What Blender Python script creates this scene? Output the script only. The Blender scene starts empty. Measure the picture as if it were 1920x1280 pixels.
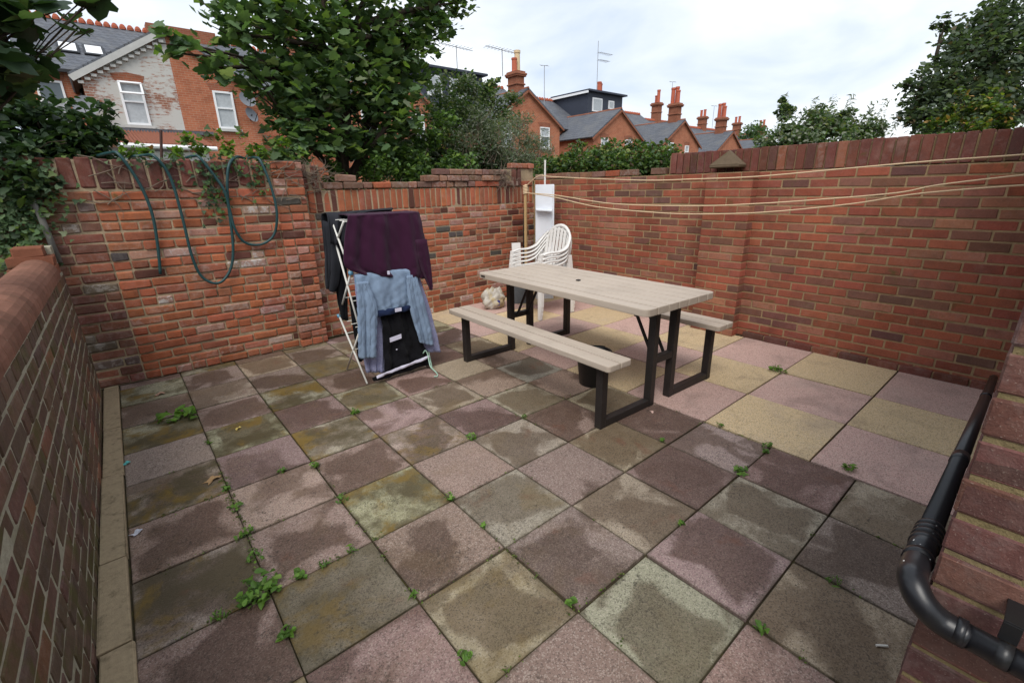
import bpy, bmesh, math, random
import numpy as np
from mathutils import Matrix, Vector, noise
RND = random.Random(7)
NPR = np.random.default_rng(11)
S = bpy.context.scene
COL = S.collection
rad = math.radians

# ------------------------------------------------------------------ camera
cam_d = bpy.data.cameras.new('camera')
cam_d.sensor_width = 36.0
cam_d.lens = 859.49 / 1920 * 36.0
cam_d.clip_start = 0.02
cam_d.clip_end = 2000
cam = bpy.data.objects.new('camera', cam_d)
COL.objects.link(cam)
CAM = Vector((-1.0575, -1.3538, 1.5800))
_yaw, _pit, _rol = 0.69258, 0.32203, -0.02112
_f = Vector((math.sin(_yaw) * math.cos(_pit), math.cos(_yaw) * math.cos(_pit), -math.sin(_pit)))
_r0 = Vector((math.cos(_yaw), -math.sin(_yaw), 0))
_u0 = _r0.cross(_f)
_r = _r0 * math.cos(_rol) + _u0 * math.sin(_rol)
_u = _r.cross(_f)
_m = Matrix((_r, _u, -_f)).transposed().to_4x4()
_m.translation = CAM
cam.matrix_world = _m
S.camera = cam

# ------------------------------------------------------------------ world / sky (bright overcast)
SUN_EL, SUN_AZ = rad(52), rad(228)
W = bpy.data.worlds.new('World')
S.world = W
W.use_nodes = True
wt = W.node_tree
wt.nodes.clear()
w_out = wt.nodes.new('ShaderNodeOutputWorld')
w_bg = wt.nodes.new('ShaderNodeBackground')
w_bg.inputs['Strength'].default_value = 0.1
sky = wt.nodes.new('ShaderNodeTexSky')
sky.sky_type = 'NISHITA'
sky.sun_disc = False
sky.sun_elevation = SUN_EL
sky.sun_rotation = SUN_AZ
sky.dust_density = 2.0
tc = wt.nodes.new('ShaderNodeTexCoord')
mp = wt.nodes.new('ShaderNodeMapping')
mp.inputs['Scale'].default_value = (1.0, 1.0, 2.4)
mp.inputs['Location'].default_value = (0.35, 0.1, 0.2)
wt.links.new(tc.outputs['Generated'], mp.inputs['Vector'])
n1 = wt.nodes.new('ShaderNodeTexNoise')
n1.inputs['Scale'].default_value = 2.6
n1.inputs['Detail'].default_value = 6
n1.inputs['Roughness'].default_value = 0.5
n1.inputs['Distortion'].default_value = 0.35
wt.links.new(mp.outputs['Vector'], n1.inputs['Vector'])
rp = wt.nodes.new('ShaderNodeValToRGB')
rp.color_ramp.elements[0].position = 0.38
rp.color_ramp.elements[0].color = (4.0, 4.6, 5.5, 1)
rp.color_ramp.elements[1].position = 0.60
rp.color_ramp.elements[1].color = (6.4, 6.6, 6.8, 1)
wt.links.new(n1.outputs['Fac'], rp.inputs['Fac'])
mx = wt.nodes.new('ShaderNodeMix')
mx.data_type = 'RGBA'
mx.inputs[0].default_value = 0.9
wt.links.new(sky.outputs['Color'], mx.inputs[6])
wt.links.new(rp.outputs['Color'], mx.inputs[7])
wt.links.new(mx.outputs[2], w_bg.inputs['Color'])
wt.links.new(w_bg.outputs['Background'], w_out.inputs['Surface'])

sun_d = bpy.data.lights.new('sun', 'SUN')
sun_d.energy = 1.5
sun_d.angle = rad(35)
sun_d.color = (1.0, 0.96, 0.9)
sun = bpy.data.objects.new('sun', sun_d)
COL.objects.link(sun)
sun.rotation_euler = (math.pi / 2 - SUN_EL, 0, math.pi - SUN_AZ)
sun.location = (0, 0, 12)

S.view_settings.view_transform = 'Standard'
S.view_settings.look = 'None'
S.view_settings.exposure = 0.88
S.view_settings.gamma = 1.0
S.cycles.max_bounces = 6
S.cycles.diffuse_bounces = 3
S.cycles.glossy_bounces = 3
S.cycles.transmission_bounces = 4
S.cycles.transparent_max_bounces = 6
S.cycles.use_denoising = True

# ------------------------------------------------------------------ helpers
BASE = {}
def thing(name, label, cat, loc=(0, 0, 0), group=None):
    o = bpy.data.objects.new(name, None)
    o.empty_display_size = 0.1
    COL.objects.link(o)
    o.location = loc
    BASE[o] = Vector(loc)
    tag(o, label, cat, group)
    return o
def tag(o, label=None, cat=None, group=None, kind=None):
    if label: o['label'] = label
    if cat: o['category'] = cat
    if group: o['group'] = group
    if kind: o['kind'] = kind
    return o
def put(o, parent):
    COL.objects.link(o)
    if parent is not None:
        o.parent = parent
        v = parent.location if parent.type == 'EMPTY' else Vector((0, 0, 0))   # mesh parents are built in world space
        o.matrix_parent_inverse = Matrix.Translation(-v)
    return o
def obj(name, me, mat=None, parent=None):
    if mat is not None and not me.materials:
        me.materials.append(mat)
    return put(bpy.data.objects.new(name, me), parent)

class MB:
    """collects vertices and faces of one mesh"""
    def __init__(s):
        s.v, s.f = [], []
    def add(s, vs, fs):
        b = len(s.v)
        s.v += [tuple(x) for x in vs]
        s.f += [tuple(i + b for i in f) for f in fs]
        return s
    def box(s, c, d, R=None):
        hx, hy, hz = d[0] / 2, d[1] / 2, d[2] / 2
        vs = [Vector((x, y, z)) for z in (-hz, hz) for x, y in ((-hx, -hy), (hx, -hy), (hx, hy), (-hx, hy))]
        if R is not None: vs = [R @ v for v in vs]
        c = Vector(c)
        return s.add([v + c for v in vs], [(3, 2, 1, 0), (4, 5, 6, 7), (0, 1, 5, 4), (1, 2, 6, 5), (2, 3, 7, 6), (3, 0, 4, 7)])
    def quadprism(s, pts, h):
        """extrude polygon pts (3d, planar) along vector h"""
        n = len(pts)
        h = Vector(h)
        a = [Vector(p) for p in pts]
        vs = a + [p + h for p in a]
        fs = [tuple(range(n))[::-1], tuple(range(n, 2 * n))]
        fs += [(i, (i + 1) % n, (i + 1) % n + n, i + n) for i in range(n)]
        return s.add(vs, fs)
    def beam(s, a, b, w, h, up=(0, 0, 1)):
        a, b = Vector(a), Vector(b)
        d = (b - a)
        L = d.length
        d.normalize()
        up = Vector(up)
        if abs(d.dot(up)) > 0.98: up = Vector((1, 0, 0))
        x = d.cross(up).normalized()
        z = x.cross(d)
        R = Matrix((x, d, z)).transposed()
        return s.box((a + b) / 2, (w, L, h), R)
    def tube(s, path, r, n=8, cap=True):
        P = [Vector(p) for p in path]
        rr = r if isinstance(r, (list, tuple)) else [r] * len(P)
        vs, fs = [], []
        prev = None
        for i, p in enumerate(P):
            t = (P[min(i + 1, len(P) - 1)] - P[max(i - 1, 0)]).normalized()
            ref = prev if prev is not None else (Vector((0, 0, 1)) if abs(t.z) < 0.9 else Vector((1, 0, 0)))
            x = t.cross(ref)
            if x.length < 1e-4: x = t.cross(Vector((0.3, 1, 0.2)))
            x.normalize()
            y = x.cross(t).normalized()
            prev = y
            for k in range(n):
                a = 2 * math.pi * k / n
                vs.append(p + (x * math.cos(a) + y * math.sin(a)) * rr[i])
        for i in range(len(P) - 1):
            for k in range(n):
                k2 = (k + 1) % n
                fs.append((i * n + k, i * n + k2, (i + 1) * n + k2, (i + 1) * n + k))
        if cap:
            fs.append(tuple(range(n))[::-1])
            fs.append(tuple((len(P) - 1) * n + k for k in range(n)))
        return s.add(vs, fs)
    def lathe(s, c, prof, n=24, close=False):
        vs, fs = [], []
        c = Vector(c)
        for r, z in prof:
            for k in range(n):
                a = 2 * math.pi * k / n
                vs.append(c + Vector((r * math.cos(a), r * math.sin(a), z)))
        for i in range(len(prof) - 1):
            for k in range(n):
                k2 = (k + 1) % n
                fs.append((i * n + k, i * n + k2, (i + 1) * n + k2, (i + 1) * n + k))
        if close:
            fs.append(tuple(range(n))[::-1])
            fs.append(tuple((len(prof) - 1) * n + k for k in range(n)))
        return s.add(vs, fs)
    def mesh(s, name, smooth=False, bevel=0, seg=2, jit=0, fix=True):
        me = bpy.data.meshes.new(name)
        me.from_pydata(s.v, [], s.f)
        if bevel or jit or fix:
            bm = bmesh.new()
            bm.from_mesh(me)
            if fix: bmesh.ops.recalc_face_normals(bm, faces=bm.faces)
            if bevel:
                es = [e for e in bm.edges if len(e.link_faces) == 2 and e.calc_face_angle(0) > 0.5]
                bmesh.ops.bevel(bm, geom=es, offset=bevel, segments=seg, affect='EDGES', profile=0.6)
            if jit:
                for v in bm.verts:
                    v.co += Vector((RND.gauss(0, jit), RND.gauss(0, jit), RND.gauss(0, jit)))
            bm.to_mesh(me)
            bm.free()
        if smooth:
            me.polygons.foreach_set('use_smooth', [True] * len(me.polygons))
        return me
    def build(s, name, mat, parent=None, smooth=False, bevel=0, seg=2, jit=0, fix=True):
        return obj(name, s.mesh(name, smooth, bevel, seg, jit, fix), mat, parent)

def spline(pts, n=6):
    """Catmull-Rom through pts"""
    P = [Vector(p) for p in pts]
    P = [P[0] * 2 - P[1]] + P + [P[-1] * 2 - P[-2]]
    out = []
    for i in range(1, len(P) - 2):
        a, b, c, d = P[i - 1:i + 3]
        for k in range(n):
            t = k / n
            out.append(0.5 * ((2 * b) + (c - a) * t + (2 * a - 5 * b + 4 * c - d) * t * t + (3 * b - a - 3 * c + d) * t ** 3))
    out.append(P[-2])
    return out

# ------------------------------------------------------------------ materials
class NT:
    def __init__(s, name):
        s.m = bpy.data.materials.new(name)
        s.m.use_nodes = True
        s.t = s.m.node_tree
        s.b = s.t.nodes['Principled BSDF']
        s.o = s.t.nodes['Material Output']
    def n(s, typ, props=None, **ins):
        nd = s.t.nodes.new('ShaderNode' + typ)
        for k, v in (props or {}).items(): setattr(nd, k, v)
        for k, v in ins.items():
            key = int(k[1:]) if k[0] == 'i' and k[1:].isdigit() else k.replace('_', ' ')
            s.set(nd.inputs[key], v)
        return nd
    def set(s, sock, v):
        if isinstance(v, bpy.types.NodeSocket): s.t.links.new(v, sock)
        elif isinstance(v, bpy.types.Node): s.t.links.new(v.outputs[0], sock)
        else:
            if isinstance(v, (tuple, list)) and len(v) == 3 and sock.type == 'RGBA': v = (*v, 1)
            sock.default_value = v
    def pos(s): return s.n('NewGeometry').outputs['Position']
    def noise(s, scale, vec=None, detail=4, rough=0.6, dist=0.0):
        return s.n('TexNoise', Vector=vec if vec is not None else s.pos(), Scale=scale, Detail=detail, Roughness=rough, Distortion=dist).outputs['Fac']
    def step(s, x, a, b):
        return s.n('MapRange', {'interpolation_type': 'SMOOTHSTEP', 'clamp': True}, Value=x, i1=a, i2=b, i3=0.0, i4=1.0).outputs[0]
    def math(s, op, a, b=0.0, clamp=False):
        return s.n('Math', {'operation': op, 'use_clamp': clamp}, i0=a, i1=b).outputs[0]
    def mix(s, f, a, b, mode='MIX'):
        nd = s.n('Mix', {'data_type': 'RGBA', 'blend_type': mode})
        s.set(nd.inputs[0], f); s.set(nd.inputs[6], a); s.set(nd.inputs[7], b)
        return nd.outputs[2]
    def bump(s, h, strength=0.3, dist=0.01, nrm=None):
        nd = s.n('Bump', Height=h, Strength=strength, Distance=dist)
        if nrm is not None: s.set(nd.inputs['Normal'], nrm)
        return nd.outputs[0]
    def fin(s, color, rough=0.85, normal=None, spec=0.3, **kw):
        s.set(s.b.inputs['Base Color'], color)
        s.set(s.b.inputs['Roughness'], rough)
        s.set(s.b.inputs['Specular IOR Level'], spec)
        if normal is not None: s.set(s.b.inputs['Normal'], normal)
        for k, v in kw.items(): s.set(s.b.inputs[k.replace('_', ' ')], v)
        return s.m

def val_of(t, f, lo, hi):
    return t.n('MapRange', Value=f, i1=0.0, i2=1.0, i3=lo, i4=hi).outputs[0]

def mat_brick(name, moss=0.0, dirt=0.35, joined=False, rough=0.9, whiten=1.0, mosscol=(0.085, 0.08, 0.022)):
    t = NT(name)
    if joined:
        a = t.n('Attribute', {'attribute_name': 'bc'})
        col, al = a.outputs['Color'], a.outputs['Alpha']
    else:
        a = t.n('ObjectInfo')
        col, al = a.outputs['Color'], a.outputs['Alpha']
    p = t.pos()
    big = t.noise(9, p, 5, 0.65)
    fine = t.noise(70, p, 4, 0.7)
    spk = t.noise(260, p, 2, 0.6)
    c = t.mix(1.0, col, t.n('CombineColor', i0=val_of(t, fine, 0.62, 1.32), i1=val_of(t, fine, 0.62, 1.32), i2=val_of(t, fine, 0.66, 1.28)).outputs[0], 'MULTIPLY')
    c = t.mix(t.math('MULTIPLY', t.step(big, 0.42, 0.72), dirt), c, (0.045, 0.034, 0.028))
    c = t.mix(t.math('MULTIPLY', t.step(spk, 0.62, 0.75), 0.35), c, (0.42, 0.34, 0.28))
    vert = t.n('Mapping', Vector=p)
    vert.inputs['Scale'].default_value = (1.6, 1.6, 0.55)
    run = t.noise(1.0, vert.outputs[0], 6, 0.62, 0.5)
    c = t.mix(t.math('MULTIPLY', t.step(run, 0.47, 0.72), 0.5), c, t.mix(1.0, c, (0.45, 0.42, 0.42), 'MULTIPLY'))
    c = t.mix(t.math('MULTIPLY', t.step(t.noise(2.3, p, 6, 0.7, 0.3), 0.55, 0.75), 0.28), c, (0.40, 0.27, 0.22))
    patch = t.step(t.noise(22, p, 5, 0.7, 0.4), 0.47, 0.6)
    c = t.mix(t.math('MULTIPLY', t.math('MULTIPLY', patch, al), whiten, True), c, (0.52, 0.48, 0.45))
    if moss > 0:
        mm = t.step(t.noise(6, p, 6, 0.65, 0.3), 0.62 - 0.3 * moss, 0.78 - 0.22 * moss)
        c = t.mix(t.math('MULTIPLY', mm, 0.75), c, mosscol)
    h = t.math('ADD', t.math('MULTIPLY', fine, 0.7), t.math('MULTIPLY', spk, 0.35))
    return t.fin(c, rough, t.bump(h, 0.55, 0.006), 0.25)

def mat_mortar(name, col, moss=0.2, dark=0.5, mosscol=(0.07, 0.075, 0.03)):
    t = NT(name)
    p = t.pos()
    f = t.noise(60, p, 5, 0.7)
    b = t.noise(4, p, 5, 0.6)
    c = t.mix(f, tuple(x * 0.6 for x in col), tuple(min(1, x * 1.35) for x in col))
    c = t.mix(t.math('MULTIPLY', t.step(b, 0.45, 0.75), dark), c, (0.06, 0.05, 0.04))
    c = t.mix(t.math('MULTIPLY', t.step(t.noise(7, p, 5, 0.6), 0.5, 0.7), moss), c, mosscol)
    return t.fin(c, 0.95, t.bump(f, 0.8, 0.008), 0.15)

def mat_slab(name, newer=False):
    t = NT(name)
    oi = t.n('ObjectInfo')
    col, mossy, rnd = oi.outputs['Color'], oi.outputs['Alpha'], oi.outputs['Random']
    p = t.pos()
    off = t.n('CombineXYZ', X=t.math('MULTIPLY', rnd, 31.0), Y=t.math('MULTIPLY', rnd, 17.0), Z=t.math('MULTIPLY', rnd, 23.0)).outputs[0]
    pv = t.n('VectorMath', {'operation': 'ADD'}, i0=p, i1=off).outputs[0]
    fine = t.noise(300, p, 3, 0.75)
    fine2 = t.noise(120, p, 3, 0.6)
    ag = t.n('TexVoronoi', {'feature': 'F1'}, Vector=p, Scale=210.0)
    cell = t.n('SeparateColor', i0=ag.outputs['Color']).outputs[0]
    c = t.mix(1.0, col, t.n('CombineColor', i0=val_of(t, fine, 0.25, 1.75), i1=val_of(t, fine, 0.25, 1.75), i2=val_of(t, fine, 0.28, 1.7)).outputs[0], 'MULTIPLY')
    c = t.mix(t.math('MULTIPLY', t.step(cell, 0.78, 0.86), 0.30 if newer else 0.22), c, (0.62, 0.55, 0.47))
    c = t.mix(t.math('MULTIPLY', t.step(cell, 0.24, 0.15), 0.45), c, (0.05, 0.04, 0.035))
    lo = t.noise(3.2, pv, 5, 0.6, 0.5) if newer else t.noise(2.6, p, 4, 0.55, 0.6)
    if newer:
        c = t.mix(t.math('MULTIPLY', t.step(lo, 0.5, 0.75), 0.35), c, (0.12, 0.09, 0.075))
        c = t.mix(t.math('MULTIPLY', t.step(t.noise(1.7, pv, 3), 0.5, 0.7), 0.3), c, (0.36, 0.29, 0.25))
        rough = 0.9
    else:
        # each slab dries differently: soft damp areas, pale dry rims on some, grime creeping in from the joints
        lc = t.n('SeparateXYZ', Vector=t.n('TexCoord').outputs['Object'])
        ed = t.math('MAXIMUM', t.math('ABSOLUTE', lc.outputs[0]), t.math('ABSOLUTE', lc.outputs[1]))
        r2 = t.math('FRACT', t.math('MULTIPLY', rnd, 7.31))
        r3 = t.math('FRACT', t.math('MULTIPLY', rnd, 23.7))
        w = t.noise(3.1, pv, 1.5, 0.5, 0.2)
        fw = t.noise(26, pv, 3, 0.6)
        e2 = t.math('ADD', ed, t.math('ADD', t.math('MULTIPLY', t.math('SUBTRACT', w, 0.5), 0.42), t.math('MULTIPLY', t.math('SUBTRACT', fw, 0.5), 0.055)))
        damp = t.math('MULTIPLY', t.step(e2, 0.190, 0.145), t.step(r2, 0.28, 0.45))
        damp2 = t.step(t.math('ADD', lo, t.math('MULTIPLY', t.math('SUBTRACT', r3, 0.5), 0.22)), 0.49, 0.60)
        dm = t.math('MAXIMUM', t.math('MULTIPLY', damp, 0.95), t.math('MULTIPLY', damp2, 0.85))
        dm = t.math('MULTIPLY', dm, val_of(t, t.noise(11, pv, 4, 0.65), 0.7, 1.2), True)
        wet = t.mix(1.0, c, (0.36, 0.30, 0.255), 'MULTIPLY')
        c = t.mix(t.math('MULTIPLY', dm, 0.92, True), c, wet)
        jn = t.math('MULTIPLY', t.step(t.math('ADD', ed, t.math('MULTIPLY', t.math('SUBTRACT', t.noise(14, p, 4, 0.65), 0.5), 0.06)), 0.208, 0.224), 0.5)
        c = t.mix(jn, c, (0.055, 0.046, 0.026))
        # algae and ochre moss
        al = t.step(t.noise(5, pv, 5, 0.65), 0.36, 0.62)
        c = t.mix(t.math('MULTIPLY', t.math('MULTIPLY', al, mossy), 0.95, True), c, (0.068, 0.052, 0.022))
        oc = t.step(t.noise(3.4, pv, 5, 0.7, 0.4), 0.48, 0.64)
        c = t.mix(t.math('MULTIPLY', t.math('MULTIPLY', oc, mossy), 0.9, True), c, (0.17, 0.105, 0.018))
        # rusty scuffs on the red ones
        rs = t.step(t.noise(4.3, pv, 4, 0.6, 0.2), 0.6, 0.75)
        c = t.mix(t.math('MULTIPLY', t.math('MULTIPLY', rs, dm), 0.6), c, (0.15, 0.06, 0.034))
        # black lichen grit
        gr = t.math('MULTIPLY', t.step(t.noise(55, pv, 5, 0.8), 0.53, 0.64), t.step(t.noise(4.2, pv, 4, 0.6), 0.44, 0.62))
        c = t.mix(t.math('MULTIPLY', gr, 0.75), c, (0.022, 0.018, 0.014))
        rough = val_of(t, dm, 0.88, 0.62)
    nrm = t.bump(t.math('ADD', t.math('MULTIPLY', fine, 0.6), fine2), 0.5, 0.003)
    return t.fin(c, rough, nrm, 0.35)

def mat_plain(name, col, rough=0.6, var=0.15, scale=20, bump=0.1, spec=0.4, metal=0.0, dirt=0.0, dcol=(0.06, 0.05, 0.04), bscale=None):
    t = NT(name)
    p = t.pos()
    f = t.noise(scale, p, 5, 0.65)
    c = t.mix(f, tuple(x * (1 - var) for x in col), tuple(min(1.0, x * (1 + var)) for x in col))
    if dirt: c = t.mix(t.math('MULTIPLY', t.step(t.noise(scale * 0.35, p, 5, 0.7), 0.48, 0.72), dirt), c, dcol)
    return t.fin(c, rough, t.bump(t.noise(bscale or scale * 4, p, 3), bump, 0.004) if bump else None, spec, Metallic=metal)

def mat_leaf(name, trans=0.3, rough=0.5, spec=0.3):
    t = NT(name)
    a = t.n('Attribute', {'attribute_name': 'lc'}).outputs['Color']
    v = t.noise(55, None, 3)
    c = t.mix(v, t.mix(1.0, a, (0.75, 0.75, 0.7), 'MULTIPLY'), t.mix(1.0, a, (1.25, 1.25, 1.2), 'MULTIPLY'))
    t.fin(c, rough, None, spec)
    tr = t.n('BsdfTranslucent', Color=t.mix(1.0, c, (1.5, 1.75, 0.7), 'MULTIPLY'))
    mxs = t.n('MixShader')
    mxs.inputs[0].default_value = trans
    t.t.links.new(t.b.outputs[0], mxs.inputs[1])
    t.t.links.new(tr.outputs[0], mxs.inputs[2])
    t.t.links.new(mxs.outputs[0], t.o.inputs['Surface'])
    return t.m

def mat_cloth(name, col, scale=400, bump=0.4, var=0.25, rough=0.95, col2=None, pscale=60, sheen=0.04):
    t = NT(name)
    p = t.pos()
    f = t.noise(scale, p, 2, 0.7)
    g = t.noise(14, p, 4, 0.6)
    c = t.mix(f, tuple(x * (1 - var) for x in col), tuple(min(1, x * (1 + var)) for x in col))
    if col2 is not None:
        c = t.mix(t.step(t.noise(pscale, p, 3, 0.7), 0.45, 0.6), c, col2)
    c = t.mix(1.0, c, t.n('CombineColor', i0=val_of(t, g, 0.88, 1.12), i1=val_of(t, g, 0.88, 1.12), i2=val_of(t, g, 0.88, 1.12)).outputs[0], 'MULTIPLY')
    return t.fin(c, rough, t.bump(f, bump, 0.003), 0.15, Sheen_Weight=sheen)

M = {}
M['brick_r'] = mat_brick('red_brick', 0.08, 0.28)
M['brick_r_j'] = mat_brick('red_brick_joined', 0.08, 0.28, True)
M['brick_b'] = mat_brick('old_brick', 0.05, 0.25)
M['brick_b_j'] = mat_brick('old_brick_joined', 0.05, 0.25, True)
M['brick_l'] = mat_brick('mossy_brick', 0.5, 0.4)
M['brick_l_j'] = mat_brick('mossy_brick_joined', 0.5, 0.4, True)
M['brick_h'] = mat_brick('house_brick', 0.0, 0.25)
M['brick_h_j'] = mat_brick('house_brick_joined', 0.0, 0.25, True)
M['mort_r'] = mat_mortar('buff_mortar', (0.36, 0.25, 0.14), 0.25, 0.3, (0.12, 0.12, 0.04))
M['mort_b'] = mat_mortar('grey_buff_mortar', (0.41, 0.315, 0.205), 0.25, 0.4)
M['mort_l'] = mat_mortar('pale_lime_mortar', (0.40, 0.375, 0.285), 0.4, 0.25, (0.16, 0.155, 0.065))
M['mort_h'] = mat_mortar('sandy_mortar', (0.21, 0.16, 0.08), 0.3, 0.35, (0.13, 0.11, 0.04))
M['slab_old'] = mat_slab('weathered_slab')
M['slab_new'] = mat_slab('newer_slab', True)
M['kerb'] = mat_plain('kerb_concrete', (0.37, 0.285, 0.18), 0.92, 0.35, 60, 0.5, 0.2, 0, 0.5, (0.07, 0.055, 0.03))
M['bed'] = mat_plain('joint_soil', (0.05, 0.04, 0.024), 0.98, 0.5, 30, 0.8, 0.1, 0, 0.8, (0.095, 0.085, 0.02))
M['soil'] = mat_plain('garden_soil', (0.06, 0.06, 0.03), 0.98, 0.5, 3, 0.5, 0.1, 0, 0.7, (0.04, 0.07, 0.02))
M['wood'] = mat_plain('timber', (0.42, 0.28, 0.13), 0.8, 0.25, 30, 0.3)
M['rope'] = mat_plain('rope', (0.66, 0.50, 0.32), 0.9, 0.3, 300, 0.6)
M['white_pl'] = mat_plain('white_plastic', (0.74, 0.72, 0.69), 0.45, 0.06, 8, 0.03, 0.4, 0, 0.3, (0.45, 0.40, 0.34))
M['white_bd'] = mat_plain('white_board', (0.72, 0.75, 0.80), 0.5, 0.05, 4, 0.03, 0.4, 0, 0.2, (0.5, 0.5, 0.48))
M['upvc'] = mat_plain('white_window_frame', (0.78, 0.79, 0.8), 0.4, 0.04, 4, 0)
M['steel'] = mat_plain('dark_bronze_steel', (0.022, 0.018, 0.017), 0.5, 0.3, 40, 0.15, 0.4, 0, 0.3, (0.05, 0.04, 0.035))
M['black_pl'] = mat_plain('black_plastic', (0.012, 0.012, 0.013), 0.38, 0.2, 40, 0.05, 0.45)
M['pipe'] = mat_plain('black_pipe', (0.010, 0.010, 0.012), 0.34, 0.3, 60, 0.03, 0.45, 0, 0.1, (0.04, 0.04, 0.04))
M['slate'] = mat_plain('slate_roof', (0.085, 0.09, 0.105), 0.7, 0.25, 6, 0.1, 0.4)
M['hose'] = mat_plain('green_hose', (0.014, 0.052, 0.055), 0.45, 0.3, 60, 0.05, 0.4)
M['bark'] = mat_plain('bark', (0.055, 0.042, 0.032), 0.95, 0.4, 25, 0.6, 0.1)
M['twig'] = mat_plain('dry_twig', (0.17, 0.13, 0.10), 0.95, 0.35, 40, 0.3, 0.1)
M['leaf'] = mat_leaf('leaf')
M['leaf_dark'] = mat_leaf('dark_leaf', 0.34)
M['terra'] = mat_plain('terracotta', (0.36, 0.10, 0.055), 0.85, 0.2, 12, 0.2, 0.2, 0, 0.3)

# ------------------------------------------------------------------ ground
def sheet(name, x0, y0, x1, y1, z, mat, n=1, jit=0):
    vs, fs = [], []
    for j in range(n + 1):
        for i in range(n + 1):
            vs.append((x0 + (x1 - x0) * i / n, y0 + (y1 - y0) * j / n, z + (RND.gauss(0, jit) if jit else 0)))
    for j in range(n):
        for i in range(n):
            a = j * (n + 1) + i
            fs.append((a, a + 1, a + n + 2, a + n + 1))
    me = bpy.data.meshes.new(name)
    me.from_pydata(vs, [], fs)
    return obj(name, me, mat)
tag(sheet('ground', -600, -600, 800, 800, -0.10, M['soil'], 4), kind='structure')
patio = tag(sheet('patio', -1.6, -3.2, 4.05, 4.2, -0.013, M['bed'], 60, 0.002), kind='structure')

def slab_mesh(w, d, var):
    b = MB().box((0, 0, -0.022), (w, d, 0.044))
    me = b.mesh('paving_slab', bevel=0.0045, seg=2)
    r = random.Random(var)
    for v in me.vertices:                      # slightly worn, uneven edges
        v.co.x += r.gauss(0, 0.0009)
        v.co.y += r.gauss(0, 0.0009)
    return me
PX = 0.45
full = [slab_mesh(0.4415, 0.4415, k) for k in range(5)]
for me in full: me.materials.append(M['slab_old'])
def lay(me, x, y, z, col, moss, tilt=0.002):
    o = bpy.data.objects.new('paving_slab', me)
    put(o, patio)
    o.location = (x, y, z)
    o.rotation_euler = (RND.gauss(0, tilt), RND.gauss(0, tilt), RND.gauss(0, 0.0035))
    o.color = (*col, moss)
    return o
PINK, BUFF, GREY = (0.272, 0.186, 0.156), (0.36, 0.29, 0.20), (0.32, 0.272, 0.22)
for i in range(-3, 4):
    for j in range(-9, 7):
        x0, x1 = i * PX, (i + 1) * PX
        y1, y0 = -j * PX, -(j + 1) * PX
        if i == -3: x0 = -1.343
        top = 3.735 if x1 < 0.5 else 3.80
        if y0 > top - 0.03: continue
        y1 = min(y1, top)
        if y1 < -1.30 and x1 > 0.02: continue
        if x1 > 0.02: y0 = max(y0, -1.33)
        cx, cy = (x0 + x1) / 2, (y0 + y1) / 2
        if (i + j) % 2 == 0:
            k = RND.uniform(0.78, 1.12)
            col = tuple(c * k for c in PINK)
            col = (col[0] * RND.uniform(0.95, 1.06), col[1] * RND.uniform(0.95, 1.08), col[2] * RND.uniform(0.95, 1.1))
            moss = 0.10 if cx < 0.3 else 0.02
        else:
            a = RND.random()
            col = tuple((BUFF[q] * (1 - a) + GREY[q] * a) * RND.uniform(0.88, 1.06) for q in range(3))
            moss = max(0.06, min(1.0, 0.95 - 0.85 * max(0, cx + 0.15) - 0.55 * max(0, 0.9 - cy)))
            if (i, j) in ((-2, -7), (-2, -3), (-1, -8)): moss = 0.12
        if x1 - x0 > 0.44 and y1 - y0 > 0.44: me = full[RND.randrange(5)]
        else:
            me = slab_mesh(x1 - x0 - 0.009, y1 - y0 - 0.009, 9)
            me.materials.append(M['slab_old'])
        lay(me, cx, cy, RND.gauss(0, 0.0018), col, moss)
NX = [1.808, 2.476, 3.132, 3.90]
NY = [-1.315, -0.663, 0.0, 0.664, 1.332, 1.998, 2.664, 3.33, 3.99]
for i in range(3):
    for j in range(8):
        x0, x1, y0, y1 = NX[i], NX[i + 1], NY[j], NY[j + 1]
        k = RND.uniform(0.9, 1.06)
        if (i + j) % 2 == 1: col = (0.60 * k, 0.455 * k, 0.27 * k)
        else: col = (0.53 * k, 0.35 * k, 0.305 * k)
        me = slab_mesh(x1 - x0 - 0.011, y1 - y0 - 0.011, i * 9 + j)
        me.materials.append(M['slab_new'])
        lay(me, (x0 + x1) / 2, (y0 + y1) / 2, RND.gauss(0.002, 0.0015), col, 0)

# kerb strip along the left wall
kt = tag(sheet('kerb_bed', -1.46, -2.6, -1.345, 3.72, -0.008, M['bed']), kind='structure')
y = -2.6
while y < 3.70:
    L = min(RND.uniform(0.55, 0.95), 3.71 - y)
    w = 0.098 + RND.uniform(-0.004, 0.003)
    b = MB().box((-1.397 + RND.gauss(0, 0.003), y + L / 2, -0.012 + RND.uniform(0.004, 0.012)), (w, L - 0.006, 0.05))
    b.build('kerb_stone', M['kerb'], kt, bevel=0.006, jit=0.0012)
    y += L

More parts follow.
